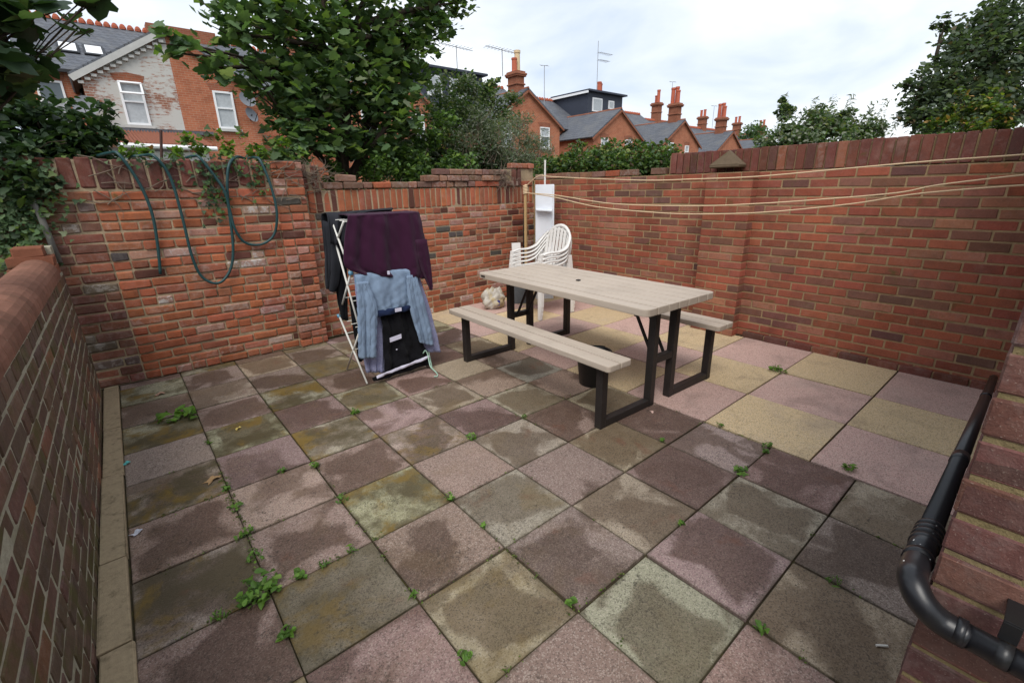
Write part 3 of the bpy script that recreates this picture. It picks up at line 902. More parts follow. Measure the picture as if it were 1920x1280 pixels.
h2 = house(2, 20.87, 7.53, 'brick gabled house with broad chimney carrying one cream pot', 'fb', [(22.0, 22.85, 4.15, 5.42), (18.7, 19.5, 4.15, 5.42)],
           (-0.1, 0.0, 8.55, [(-0.2, -0.1, 0.75, 0.17, 'pot_r'), (0.18, 0.05, 1.25, 0.19, 'pot_c')]))
h3 = house(3, 30.46, 7.12, 'brick gabled house beside the dark slate-clad dormer', 'fb', [(31.25, 32.1, 3.9, 5.05), (28.3, 29.1, 3.9, 5.05)], None, (37.45, 9.9, [(-0.35, -0.2, 1.0, 0.2, 'pot_r'), (0.05, 0.1, 1.05, 0.2, 'pot_r'), (0.4, 0.3, 1.0, 0.2, 'pot_r')]))
h4 = house(4, 39.53, 6.98, 'brick gabled house with tall triple-pot chimney behind the pier', 'fb', [(37.3, 38.15, 3.75, 5.1), (40.1, 40.7, 3.75, 4.95)], (0.0, 0.0, 8.35, P3), (47.1, 10.0, [(-0.25, -0.3, 1.2, 0.17, 'pot_r'), (0.2, 0.2, 0.75, 0.2, 'pot_r')]))
h5 = house(5, 48.73, 6.57, 'brick gabled house with chimney, second beyond the pier', 'fb', [(49.5, 50.3, 3.6, 4.7)], (0.0, 0.3, 7.9, P3), (57.0, 9.35, P2))
h6 = house(6, 58.1, 6.35, 'distant brick terraced house with slim twin-pot chimney', 'fb', [], None, (66.1, 9.25, P2))
h7 = house(7, 67.4, 6.2, 'last brick terraced house of the row with grey roof', 'fb', [], None, (73.7, 9.35, P2))
# dormers
def dormer(par, x0, x1, zb, zt, y0, wins):
    d = MB().box(((x0 + x1) / 2, (y0 + YRG) / 2, (zb + zt) / 2), (x1 - x0, YRG - y0, zt - zb)).build('dormer', M['tar'], par)
    MB().box(((x0 + x1) / 2, (y0 + YRG) / 2 - 0.1, zt + 0.07), (x1 - x0 + 0.5, YRG - y0 + 0.5, 0.13)).build('dormer_roof', M['tar'], d)
    MB().box((x0 - 0.24, (y0 + YRG) / 2 - 0.1, zt - 0.06), (0.06, YRG - y0 + 0.3, 0.17)).build('fascia', M['upvc'], d)
    for a, b, c, e in wins:
        MB().box(((a + b) / 2, y0 - 0.03, (c + e) / 2), (b - a, 0.09, e - c)).build('dormer_window', M['upvc'], d)
        MB().box(((a + b) / 2, y0 - 0.075, (c + e) / 2), (b - a - 0.2, 0.02, e - c - 0.2)).build('dormer_pane', M['curtain'], d)
dormer(h3, 31.2, 35.8, 6.5, 9.05, 27.0, [(31.75, 33.0, 7.6, 8.65), (33.85, 34.6, 7.95, 8.6)])
dormer(h2, 15.3, 20.3, 6.9, 8.85, 27.0, [(15.9, 17.0, 7.3, 8.5), (17.6, 18.9, 7.3, 8.5)])
# satellite dishes
def dish(x, z, r, yaw, lab):
    d = MB()
    n, rings = 18, 4
    R = Matrix.Rotation(yaw, 3, 'Z') @ Matrix.Rotation(rad(72), 3, 'X')
    vs, fs = [Vector((0, 0, -0.10 * r * 2))], []
    for k in range(1, rings + 1):
        q = k / rings
        for a in range(n):
            th = 2 * math.pi * a / n
            vs.append(Vector((r * q * math.cos(th), r * 0.92 * q * math.sin(th), -0.2 * r * (1 - q * q))))
    for a in range(n): fs.append((0, 1 + a, 1 + (a + 1) % n))
    for k in range(rings - 1):
        for a in range(n):
            b = 1 + k * n
            fs.append((b + a, b + n + a, b + n + (a + 1) % n, b + (a + 1) % n))
    c = Vector((x, YG - 0.45, z))
    d.add([c + R @ v for v in vs], fs)
    o = thing('satellite_dish', lab, 'satellite dish', (x, YG - 0.3, z))
    d.build('reflector', M['dish'], o, smooth=True)
    MB().tube([c, (x, YG - 0.02, z - 0.15)], 0.03, 6).build('bracket', M['black_pl'], o)
    MB().tube([c + R @ Vector((0, -r * 0.9, 0)), c + R @ Vector((0, -r * 0.2, r * 0.9))], 0.015, 6).build('feed_arm', M['black_pl'], o)
dish(4.42, 5.42, 0.34, rad(15), 'upper grey satellite dish beside the red brick gable window')
dish(4.48, 4.82, 0.32, rad(35), 'lower grey satellite dish, half hidden, below another dish')
dish(-0.95, 4.72, 0.40, rad(-15), 'grey satellite dish at the whitewashed gable beside the drainpipe')
# lean-to with corrugated roof
lt = thing('lean_to_shed', 'low white extension with rusty corrugated roof and white gutter', 'shed', (0.4, 20.5, 0))
MB().box((0.55, 21.0, 1.5), (3.0, 3.6, 3.0)).build('wall', M['paint'], lt)
cr = MB()
n = 34
vs, fs = [], []
for i in range(n * 2 + 1):
    x = -1.15 + 3.4 * i / (2 * n)
    zz = 0.035 * (1 if i % 2 else -1)
    vs += [(x, 19.0, 3.22 + zz), (x, YG - 0.05, 4.0 + zz)]
for i in range(n * 2): fs.append((2 * i, 2 * i + 2, 2 * i + 3, 2 * i + 1))
cr.add(vs, fs).build('corrugated_roof', M['rust'], lt, fix=False)
MB().tube([(-1.2, 18.93, 3.16), (2.3, 18.93, 3.12)], 0.075, 8).build('gutter', M['upvc'], lt)
# aerials
aerial(20.0, 24.4, 8.4, 1.55, 'yagi', lab='yagi aerial standing beside the cream chimney pot')
aerial(18.3, 27.0, 8.5, 1.9, 'yagi', lab='yagi aerial left of the broad chimney')
aerial(28.6, 29.5, 8.0, 3.0, 'fan', lab='tall thin mast aerial between broad chimney and dark dormer')
aerial(36.4, 30.5, 9.6, 4.6, 'double', lab='tall aerial with two arms above the dark dormer')
aerial(49.8, 31, 9.0, 3.4, 'none', lab='thin straight mast behind the triple-pot chimney')
aerial(59.5, 31, 8.2, 2.6, 'fan', lab='small aerial between the far twin-pot chimneys')

# ------------------------------------------------------------------ vegetation
LEAF = {}
def tmpl(pts, fold=0.12, droop=0.1):
    v = [(0.0, 0.35, 0.0)] + [(x, y, abs(x) * fold * 2 - droop * (y - 0.3) ** 2) for x, y in pts]
    f = [(0, i, i % len(pts) + 1) for i in range(1, len(pts) + 1)]
    f = [(0, i, i + 1 if i < len(pts) else 1) for i in range(1, len(pts) + 1)]
    return np.array(v), np.array(f)
half = [(0.0, 0.0), (0.14, -0.08), (0.36, -0.02), (0.50, 0.16), (0.40, 0.28), (0.60, 0.48), (0.55, 0.61), (0.33, 0.60), (0.25, 0.80)]
LEAF['maple'] = tmpl(half + [(0.0, 1.0)] + [(-x, y) for x, y in half[1:][::-1]], 0.10)
half = [(0.0, 0.0), (0.24, 0.18), (0.30, 0.45), (0.18, 0.75)]
LEAF['ovate'] = tmpl(half + [(0.0, 1.0)] + [(-x, y) for x, y in half[1:][::-1]], 0.18, 0.2)
LEAF['lance'] = tmpl([(0.0, 0.0), (0.10, 0.35), (0.0, 1.0), (-0.10, 0.35)], 0.2, 0.3)
LEAF['rhomb'] = (np.array([(0, 0, 0), (0.34, 0.45, 0.05), (0, 1, -0.05), (-0.34, 0.45, 0.05)], float), np.array([(0, 1, 2), (0, 2, 3)]))
LEAF['ivy'] = tmpl([(0.0, 0.0), (0.22, -0.08), (0.50, 0.20), (0.24, 0.40), (0.0, 0.95), (-0.24, 0.40), (-0.50, 0.20), (-0.22, -0.08)], 0.08)

def leaves(name, P, size, cols, mat, parent, kind='ovate', up=0.5, out=None, rng=NPR, hang=0.0):
    """one mesh of many separate leaf blades at points P (n,3)"""
    P = np.asarray(P, float)
    n = len(P)
    tv, tf = LEAF[kind]
    nrm = rng.normal(size=(n, 3))
    nrm /= np.linalg.norm(nrm, axis=1)[:, None] + 1e-9
    nrm[:, 2] = np.abs(nrm[:, 2])
    nrm = nrm + np.array([0, 0, up])
    if out is not None: nrm = nrm + out
    nrm /= np.linalg.norm(nrm, axis=1)[:, None] + 1e-9
    d = rng.normal(size=(n, 3)) + np.array([0, 0, -hang])
    d -= nrm * np.sum(d * nrm, 1)[:, None]
    d /= np.linalg.norm(d, axis=1)[:, None] + 1e-9
    x = np.cross(d, nrm)
    s = size * rng.uniform(0.55, 1.25, n)
    V = P[:, None, :] + s[:, None, None] * (tv[None, :, 0:1] * x[:, None, :] + (tv[None, :, 1:2] - 0.4) * d[:, None, :] + tv[None, :, 2:3] * nrm[:, None, :])
    k = len(tv)
    F = (tf[None] + (np.arange(n) * k)[:, None, None]).reshape(-1, 3)
    me = bpy.data.meshes.new(name)
    me.vertices.add(n * k)
    me.vertices.foreach_set('co', V.reshape(-1))
    me.loops.add(F.size)
    me.loops.foreach_set('vertex_index', F.reshape(-1).astype(np.int32))
    me.polygons.add(len(F))
    me.polygons.foreach_set('loop_start', np.arange(0, F.size, 3, dtype=np.int32))
    me.polygons.foreach_set('loop_total', np.full(len(F), 3, dtype=np.int32))
    me.polygons.foreach_set('use_smooth', [True] * len(F))
    me.update(calc_edges=True)
    cc = np.array([c[:3] for c in cols])
    wts = np.array([c[3] for c in cols], float)
    pickc = cc[rng.choice(len(cc), n, p=wts / wts.sum())] * rng.uniform(0.7, 1.3, n)[:, None]
    A = np.ones((n, k, 4))
    A[:, :, :3] = pickc[:, None, :]
    at = me.attributes.new('lc', 'FLOAT_COLOR', 'POINT')
    at.data.foreach_set('color', A.reshape(-1))
    return obj(name, me, mat, parent)
def blob(c, r, n, rng=NPR, shell=0.5, squash=0.85):
    v = rng.normal(size=(n, 3))
    v /= np.linalg.norm(v, axis=1)[:, None]
    q = rng.uniform(0, 1, n) ** (1 / 3)
    q = shell + (1 - shell) * q if shell < 1 else q
    q = np.where(rng.random(n) < 0.35, rng.uniform(0.1, 1.15, n), q)
    return np.array(c) + v * (q * r)[:, None] * np.array([1, 1, squash])
def clumps(cl, mult, sub=5, subr=0.45):
    """each cluster is broken into smaller leaf clumps so gaps stay between them"""
    out = []
    for x, y, z, r, n in cl:
        n = max(3, int(n * mult))
        ns = max(2, int(sub * max(0.6, r / 0.35)))
        cs = blob((x, y, z), r * 0.8, ns, shell=0.35)
        for c in cs: out.append(blob(c, r * subr * NPR.uniform(0.7, 1.25), max(2, n // ns), shell=0.2))
    return np.concatenate(out)
def boughs(name, root, targets, r0, mat, parent, wig=0.12, trunk_top=None):
    m = MB()
    root = Vector(root)
    top = Vector(trunk_top) if trunk_top else root
    if trunk_top:
        m.tube(spline([root, root.lerp(top, 0.5) + Vector((RND.gauss(0, wig), RND.gauss(0, wig), 0)), top], 5), [r0 * (1 - 0.5 * k / 10) for k in range(11)], 9)
    for tx in targets:
        b = Vector(tx[:3])
        a = root.lerp(top, RND.uniform(0.45, 1.0)) if trunk_top else root
        mid = a.lerp(b, 0.5) + Vector((RND.gauss(0, wig), RND.gauss(0, wig), RND.gauss(0.08, wig)))
        L = spline([a, mid, b], 5)
        m.tube(L, [max(0.004, r0 * 0.45 * (1 - 0.85 * k / (len(L) - 1))) for k in range(len(L))], 6)
        for q in range(2):
            e = b + Vector((RND.gauss(0, 0.2), RND.gauss(0, 0.2), RND.gauss(0, 0.15))) * (tx[3] * 2.2)
            m.tube([L[-4], L[-4].lerp(e, 0.5) + Vector((0, 0, 0.03)), e], [r0 * 0.12, r0 * 0.08, 0.003], 5)
    return m.build(name, mat, parent, smooth=True)

SYC = [(-0.22,4.50,2.86,0.20,13),(-0.30,4.60,3.02,0.14,6),(0.0,4.50,2.78,0.24,22),(0.32,4.70,3.17,0.30,24),(0.19,4.90,3.34,0.26,14),(0.39,4.60,2.80,0.28,32),(0.80,4.90,3.30,0.50,90),(0.93,4.80,2.87,0.50,110),(0.78,4.60,2.49,0.32,60),(1.36,5.10,3.43,0.55,110),(1.53,5.00,3.04,0.55,120),(1.19,4.80,2.56,0.50,110),(0.82,4.60,2.17,0.35,60),(0.59,4.50,1.99,0.25,30),(2.03,5.20,3.57,0.55,110),(2.21,5.20,3.16,0.50,110),(1.83,5.00,2.64,0.50,110),(2.64,5.30,3.69,0.50,100),(2.68,5.30,3.23,0.40,80),(3.05,5.40,3.78,0.40,70),(3.41,5.50,4.14,0.40,60),(2.27,5.10,2.76,0.40,70),(2.35,5.00,2.41,0.35,60),(1.81,4.90,2.24,0.35,60),(1.33,4.80,2.15,0.30,40),(3.71,5.50,4.30,0.30,30),(1.50,5.20,4.14,0.80,150),(2.46,5.40,4.48,0.80,150),(0.70,5.00,3.80,0.60,90),(3.42,5.60,4.64,0.50,70),(2.08,5.40,4.95,0.90,140),(0.62,4.50,2.25,0.18,18)]
ELD = [(3.75,6.20,2.95,0.45,90),(4.53,6.50,3.06,0.50,110),(5.20,6.70,3.24,0.40,90),(5.52,6.60,2.86,0.35,60),(4.06,6.20,2.55,0.50,110),(4.73,6.30,2.50,0.45,90),(3.41,5.90,2.32,0.45,90),(2.87,5.70,2.12,0.35,60),(3.76,5.80,2.07,0.40,70),(4.54,5.90,2.09,0.40,70),(4.62,6.60,3.40,0.30,30),(5.37,6.80,3.65,0.15,12),(4.20,6.50,3.38,0.30,30),(5.85,6.80,3.31,0.25,25),(5.17,6.20,2.22,0.35,50),(2.34,5.40,2.02,0.30,50),(1.83,5.20,1.93,0.25,40)]
BUD = [(3.75,5.60,2.31,0.30,40),(4.40,5.70,2.43,0.35,60),(4.98,5.80,2.56,0.35,60),(5.62,5.90,2.40,0.30,60),(4.55,5.60,2.16,0.30,60),(5.29,5.70,2.09,0.25,50),(4.25,5.80,2.69,0.30,40),(6.01,6.00,2.22,0.25,40),(5.43,6.00,2.79,0.20,20)]
BRM = [(4.50,3.96,1.98,0.20,50),(4.60,3.50,1.96,0.22,60),(4.70,3.09,1.94,0.25,60),(4.80,2.70,1.88,0.22,60),(4.80,2.44,1.84,0.18,40),(4.90,3.99,2.15,0.18,40),(5.00,3.53,2.16,0.20,50),(5.00,3.04,2.05,0.20,50),(4.40,2.94,1.79,0.20,50),(4.50,2.57,1.74,0.20,50),(4.40,3.64,1.81,0.18,40),(4.60,4.29,1.92,0.15,30)]
LSH = [(-1.53,4.30,2.30,0.22,50),(-1.36,4.20,2.16,0.30,70),(-1.54,4.10,2.02,0.30,60),(-1.25,4.10,2.08,0.28,60),(-1.13,4.10,2.04,0.22,50),(-1.01,4.10,2.03,0.20,45),(-1.44,4.00,1.90,0.30,70),(-1.26,4.00,1.89,0.22,50),(-1.59,3.90,1.82,0.30,60),(-1.09,4.00,1.91,0.18,40),(-1.52,4.50,2.50,0.24,34),(-1.62,4.50,2.73,0.28,36),(-1.46,3.85,1.78,0.20,50),(-1.59,3.80,1.67,0.20,50),(-0.89,4.20,2.25,0.14,10),(-1.35,4.30,2.22,0.14,20),(-1.73,4.30,2.26,0.50,90),(-1.80,4.10,1.86,0.50,90)]
NEAR = [(-1.22,1.67,2.30,0.13,12),(-1.17,1.75,2.30,0.09,5),(-1.27,1.81,2.20,0.14,14),(-1.06,1.71,2.37,0.07,3),(-0.99,1.93,2.35,0.05,2),(-1.26,1.89,2.14,0.10,8),(-1.13,1.99,2.24,0.05,2),(-1.32,1.57,2.20,0.22,25),(-1.36,1.95,2.10,0.14,14),(-1.40,1.86,2.10,0.20,22),(-0.94,1.78,2.42,0.04,2)]
RTR = [(19.28,1.10,5.08,1.30,500),(18.45,1.54,4.52,1.20,450),(17.79,1.72,3.67,1.00,380),(18.69,0.91,3.50,1.20,450),(19.68,1.70,5.67,0.90,280),(20.18,1.54,6.26,0.70,160),(17.69,2.05,4.25,0.80,200),(17.23,2.22,3.76,0.60,120),(16.92,2.33,3.41,0.45,70),(18.68,2.05,5.18,0.60,130),(19.66,0.40,4.20,1.40,450),(20.14,0.69,5.78,1.20,300),(17.31,1.30,3.05,0.90,250),(16.82,2.03,3.16,0.50,90),(18.89,2.46,5.92,0.30,40),(20.26,-0.29,3.75,1.50,350),(16.97,2.60,4.13,0.25,25)]
YEL = [(10.49,0.48,2.65,0.22,60),(10.79,0.26,2.68,0.28,80),(11.03,0.11,2.81,0.25,60),(10.81,-0.11,2.52,0.28,80),(10.31,0.56,2.47,0.22,60),(10.50,0.09,2.40,0.30,80),(10.77,-0.26,2.42,0.25,60),(11.00,0.48,2.99,0.15,20),(11.31,0.12,3.05,0.10,12)]
RSH = [(14.12,4.43,2.90,0.50,120),(14.62,4.08,3.03,0.50,140),(15.08,3.69,3.02,0.55,150),(15.53,3.28,2.94,0.50,130),(15.96,2.86,2.78,0.40,90),(14.20,4.62,3.48,0.25,40),(15.18,4.05,3.41,0.30,40),(15.65,3.66,3.40,0.30,40),(13.70,3.96,2.57,0.50,120),(14.57,3.19,2.48,0.60,140),(13.59,4.75,2.63,0.40,80),(16.14,2.83,3.07,0.20,20),(14.20,4.74,3.77,0.12,15)]
VINE = [(-0.88,3.95,1.94,0.12,25),(-0.74,3.90,1.92,0.12,25),(-0.51,3.90,1.94,0.12,25),(-0.30,3.90,1.98,0.12,30),(-0.10,3.85,1.95,0.14,30),(0.12,3.85,1.95,0.12,25),(0.45,3.95,2.00,0.15,30),(-0.14,4.00,2.07,0.12,14),(0.08,4.00,2.05,0.12,14),(-0.40,4.00,2.03,0.10,12)]

GD = [(0.074, 0.126, 0.058, 5), (0.105, 0.162, 0.08, 4), (0.135, 0.20, 0.055, 2.0), (0.048, 0.085, 0.042, 2), (0.18, 0.21, 0.13, 0.8)]
GB = [(0.062, 0.11, 0.034, 4), (0.115, 0.17, 0.045, 2), (0.042, 0.078, 0.03, 3), (0.19, 0.21, 0.06, 0.5)]
GK = [(0.030, 0.055, 0.028, 5), (0.045, 0.078, 0.038, 4), (0.075, 0.12, 0.035, 1.0), (0.022, 0.042, 0.022, 3)]
GG = [(0.15, 0.18, 0.13, 4), (0.21, 0.22, 0.175, 3), (0.10, 0.13, 0.085, 3)]

tr = thing('sycamore_tree', 'broad leafy sycamore tree overhanging the brick wall', 'tree', (1.35, 5.1, -0.1))
boughs('trunk', (1.35, 5.1, -0.1), SYC, 0.12, M['bark'], tr, 0.12, (1.7, 5.2, 3.6))
leaves('crown', clumps(SYC, 2.3, 9, 0.5), 0.115, GD, M['leaf_dark'], tr, 'maple', 0.8, hang=0.5)
leaves('inner_crown', np.concatenate([blob((x, y + 0.3, z), r, int(n * 1.3)) for x, y, z, r, n in SYC[4:]]), 0.12, GD[1:], M['leaf_dark'], tr, 'rhomb', 0.6)
tr = thing('wall_thicket', 'low tangle of green saplings behind the wall under the sycamore', 'shrub', (1.6, 4.9, -0.1))
TH_ = [(0.75, 4.7, 1.85, 0.25, 60), (1.15, 4.6, 1.75, 0.22, 50), (1.7, 4.7, 1.85, 0.3, 90), (2.1, 4.75, 1.75, 0.3, 90), (2.5, 4.8, 1.95, 0.3, 90), (2.9, 4.9, 1.85, 0.3, 90), (3.2, 5.0, 2.05, 0.3, 80), (2.2, 4.9, 2.1, 0.25, 50), (2.75, 5.0, 2.3, 0.25, 60), (3.1, 5.2, 2.5, 0.3, 60)]
boughs('stems', (1.6, 4.9, -0.1), TH_, 0.03, M['twig'], tr, 0.15, (1.8, 4.85, 1.3))
leaves('foliage', clumps(TH_, 7.0, 7, 0.55), 0.07, [(0.10, 0.17, 0.045, 3), (0.06, 0.11, 0.034, 3), (0.15, 0.22, 0.05, 1), (0.04, 0.07, 0.03, 2)], M['leaf'], tr, 'ovate', 0.5)
tr = thing('elder_bush', 'dense green bush behind the loose bricks, below the broad chimney', 'bush', (4.2, 6.2, -0.1))
boughs('stems', (4.2, 6.2, -0.1), ELD, 0.05, M['bark'], tr, 0.1, (4.3, 6.3, 1.6))
leaves('foliage', np.concatenate([clumps(ELD, 11.0, 9, 0.55)] + [blob((x, 6.05, z), 0.42, 900) for x in (2.9, 3.5, 4.1, 4.7, 5.3) for z in (1.5, 1.95)]), 0.075, GB + GG, M['leaf'], tr, 'ovate', 0.5)
tr = thing('buddleia_bush', 'grey-green withered buddleia with thin twiggy stems', 'bush', (4.8, 5.8, -0.1))
tw = MB()
for x, y, z, r, n in BUD:
    for q in range(16):
        a = Vector((x + RND.gauss(0, r * 0.5), y + RND.gauss(0, r * 0.5), z - r * 1.2))
        b = Vector((x + RND.gauss(0, r * 0.8), y + RND.gauss(0, r * 0.6), z + RND.uniform(0.2, 1.0) * r))
        tw.tube([a, a.lerp(b, 0.5) + Vector((RND.gauss(0, 0.04), 0, 0.05)), b], [0.006, 0.004, 0.002], 4)
tw.build('stems', M['twig'], tr)
leaves('foliage', clumps(BUD, 14.0, 9, 0.7), 0.09, GG, M['leaf'], tr, 'lance', 0.3)
tr = thing('bramble_hedge', 'bramble hedge spilling over the lower end of the red wall', 'hedge', (4.6, 3.2, -0.1))
boughs('stems', (4.6, 3.2, -0.1), BRM, 0.02, M['bark'], tr, 0.1, (4.6, 3.2, 1.4))
leaves('foliage', np.concatenate([clumps(BRM, 5.0, 7, 0.7)] + [blob((4.55 + 0.12 * math.sin(q * 2.3), 2.25 + 0.2 * q, 1.83 + 0.05 * math.sin(q * 1.7)), 0.27 + 0.04 * math.sin(q * 3.1), 420, squash=0.9) for q in range(12)] + [blob((5.0, 2.5 + 0.3 * q, 1.95), 0.25, 260) for q in range(6)]), 0.065, GB + [(0.10, 0.07, 0.045, 1.0)], M['leaf'], tr, 'ovate', 0.5)
tr = thing('laurel_shrub', 'dark leafy shrub crowding the wall end by the low wall', 'shrub', (-1.5, 4.2, -0.1))
boughs('stems', (-1.5, 4.2, -0.1), LSH, 0.03, M['bark'], tr, 0.08, (-1.4, 4.2, 1.7))
leaves('foliage', clumps(LSH, 6.0, 8, 0.55), 0.08, GK, M['leaf_dark'], tr, 'ovate', 0.6, hang=0.4)
tr = thing('maple_sapling', 'large dark maple leaves hanging over the low coping', 'tree', (-2.3, 1.7, -0.1))
boughs('trunk', (-2.3, 1.7, -0.1), NEAR, 0.028, M['bark'], tr, 0.04, (-1.9, 1.75, 2.1))
leaves('crown', np.concatenate([blob(c[:3], c[3], int(c[4] * 1.6), shell=0.3) for c in NEAR] + [blob((-1.85, 1.8, 2.3), 0.4, 120)]), 0.12, GK, M['leaf_dark'], tr, 'maple', 0.7, hang=0.7)
tr = thing('oak_tree', 'large dark round-crowned tree rising beyond the right wall', 'tree', (19.2, 1.2, -0.1))
boughs('trunk', (19.2, 1.2, -0.1), RTR, 0.3, M['bark'], tr, 0.3, (19.3, 1.2, 4.4))
leaves('crown', clumps(RTR, 2.6, 10, 0.42), 0.18, [(0.066, 0.092, 0.060, 4), (0.095, 0.122, 0.074, 3), (0.046, 0.068, 0.048, 2.5), (0.12, 0.09, 0.05, 0.4)], M['leaf_dark'], tr, 'rhomb', 0.5)
tr = thing('yellowing_shrub', 'green shrub with yellowing leaves below the dark tree', 'shrub', (10.7, 0.2, -0.1))
boughs('stems', (10.7, 0.2, -0.1), YEL, 0.03, M['bark'], tr, 0.1, (10.7, 0.2, 1.8))
leaves('foliage', clumps(YEL, 4.0, 6, 0.5), 0.085, [(0.07, 0.12, 0.025, 4), (0.16, 0.19, 0.03, 2), (0.26, 0.15, 0.05, 0.9), (0.045, 0.07, 0.03, 3)], M['leaf'], tr, 'ovate', 0.5)
leaves('lower_foliage', np.concatenate([blob((10.7 + q, 0.2 - q * 0.7, 2.0), 0.5, 500) for q in (-0.5, 0, 0.5, 1.0)]), 0.085, GB, M['leaf'], tr, 'ovate', 0.5)
tr = thing('flowering_bush', 'loose bushy shrub with upright flower spikes beyond the coping', 'bush', (14.8, 3.8, -0.1))
boughs('stems', (14.8, 3.8, -0.1), RSH, 0.05, M['bark'], tr, 0.15, (14.8, 3.8, 2.0))
leaves('foliage', np.concatenate([clumps(RSH, 7.0, 8, 0.55), blob((14.6, 3.9, 2.0), 1.3, 900, squash=0.5)]), 0.12, GB + GG, M['leaf'], tr, 'ovate', 0.5)
sp_ = []
for x, y, z, lx, lz in ((15.9, 3.1, 2.9, 0.12, 0.8), (16.2, 2.9, 2.9, 0.3, 0.9), (15.1, 3.8, 3.2, 0.1, 0.7), (15.5, 3.5, 3.3, 0.1, 0.6), (14.2, 4.7, 3.2, 0.05, 0.75), (16.5, 2.6, 2.8, 0.4, 0.6), (14.75, 4.1, 3.2, -0.1, 0.6)):
    for q in range(60):
        f = RND.random()
        sp_.append((x + lx * f + RND.gauss(0, 0.03), y + RND.gauss(0, 0.05), z + lz * f))
leaves('flower_spikes', sp_, 0.16, GG, M['leaf'], tr, 'lance', 0.4)['kind'] = 'stuff'
tr = thing('distant_tree', 'small dark tree behind the last chimney of the terrace', 'tree', (65.3, 28.5, -0.1))
MB().tube([(65.3, 28.5, -0.1), (65.3, 28.5, 7.5)], [0.3, 0.15], 8).build('trunk', M['bark'], tr)
leaves('crown', np.concatenate([blob(c, 1.3, 260) for c in ((64.9, 28.7, 7.7), (65.7, 28.3, 8.2), (65.3, 28.5, 6.8), (66.4, 28.0, 7.4))]), 0.4, GD, M['leaf_dark'], tr, 'rhomb', 0.4)
# creeper along the wall top, ivy hanging on the hose wall and on the far-left wall end
tr = thing('creeper', 'bright green creeper trailing along the top of the hose wall', 'creeper', (-0.4, 3.85, 1.87))
leaves('foliage', clumps(VINE, 2.2, 4, 0.6), 0.06, [(0.11, 0.19, 0.03, 4), (0.06, 0.10, 0.03, 3), (0.17, 0.08, 0.04, 0.8)], M['leaf'], tr, 'ivy', 0.5)
st = MB()
for q in range(46):
    x = RND.uniform(-1.25, 0.75)
    z = RND.uniform(1.5, 1.9)
    L = RND.uniform(0.15, 0.5)
    yy = 3.725 if x < 0.17 else (3.685 if x < 0.48 else 3.84)
    p = [Vector((x, yy, z))]
    a = RND.uniform(-0.5, 0.9)
    for k in range(5):
        a += RND.gauss(0, 0.35)
        nx = p[-1] + Vector((math.cos(a), 0, math.sin(a))) * (L / 5)
        nx.z = min(nx.z, 1.875)
        nx.y = 3.727 if nx.x < 0.17 else (3.683 if nx.x < 0.48 else 3.832)
        p.append(nx)
    st.tube(p, [0.0045, 0.004, 0.0035, 0.003, 0.002, 0.0015], 5)
st.build('stems', M['twig'], tr)
tr = thing('ivy', 'small ivy clump hanging on the wall between the hose loops', 'ivy', (-0.3, 3.72, 1.6))
pts = []
for cx, cz, rx, rz, n in ((-0.33, 1.72, 0.05, 0.14, 60), (-0.33, 1.55, 0.06, 0.10, 50), (-0.06, 1.82, 0.16, 0.05, 50), (0.02, 1.70, 0.05, 0.10, 30), (-0.60, 1.86, 0.2, 0.04, 40), (-0.57, 1.72, 0.06, 0.06, 14), (0.13, 1.72, 0.03, 0.1, 12)):
    pts += [(RND.gauss(cx, rx), 3.722 - abs(RND.gauss(0, 0.02)), RND.gauss(cz, rz)) for _ in range(n)]
leaves('foliage', pts, 0.042, [(0.035, 0.075, 0.025, 4), (0.07, 0.13, 0.03, 2), (0.03, 0.055, 0.03, 2)], M['leaf'], tr, 'ivy', 0.2, out=np.array([0, -1.2, 0]))
MB().tube([(-0.33, 3.73, 1.88), (-0.34, 3.728, 1.7), (-0.32, 3.728, 1.5)], 0.004, 5).build('stem', M['twig'], tr)
tr = thing('ivy', 'dark ivy climbing the wall end behind the low mossy wall', 'ivy', (-1.7, 3.72, 1.2))
pts = []
for cx, cz, rx, rz, n in ((-1.66, 1.55, 0.12, 0.12, 200), (-1.58, 1.38, 0.06, 0.12, 120), (-1.70, 1.25, 0.08, 0.12, 180), (-1.60, 1.7, 0.18, 0.1, 200), (-1.44, 1.66, 0.07, 0.12, 110), (-1.85, 1.4, 0.15, 0.25, 160)):
    pts += [(RND.gauss(cx, rx), 3.722 - abs(RND.gauss(0, 0.03)), RND.gauss(cz, rz)) for _ in range(n)]
leaves('foliage', pts, 0.05, GD + [(0.09, 0.14, 0.03, 0.6)], M['leaf_dark'], tr, 'ivy', 0.2, out=np.array([0, -1.2, 0]))
st = MB()
for x in (-1.65, -1.72, -1.58): st.tube([(x, 3.728, 1.0), (x + 0.03, 3.726, 1.4), (x - 0.02, 3.728, 1.8)], 0.006, 5)
st.build('stem', M['twig'], tr)
# matted dead creeper on the broken wall end, and at the corner
def mat_of_twigs(lab, x0, x1, y, z0, z1, n):
    m = MB()
    for q in range(n):
        a = Vector((RND.uniform(x0, x1), y - RND.uniform(0, 0.03), RND.uniform(z0, z1)))
        p = [a]
        th = RND.uniform(-3, 3)
        for k in range(4):
            th += RND.gauss(0, 0.6)
            p.append(p[-1] + Vector((math.cos(th) * 0.05, RND.gauss(0, 0.006), math.sin(th) * 0.035)))
        m.tube(p, [0.004, 0.0035, 0.003, 0.002, 0.0015], 5)
    tag(m.build('dead_creeper', M['twig']), lab, 'creeper')
mat_of_twigs('tangle of dead brown creeper roots on the broken wall end', 0.52, 0.76, 3.835, 1.66, 1.84, 55)
mat_of_twigs('dead creeper stems matted over bricks near the wall corner', 3.18, 3.5, 3.99, 1.6, 1.84, 50)

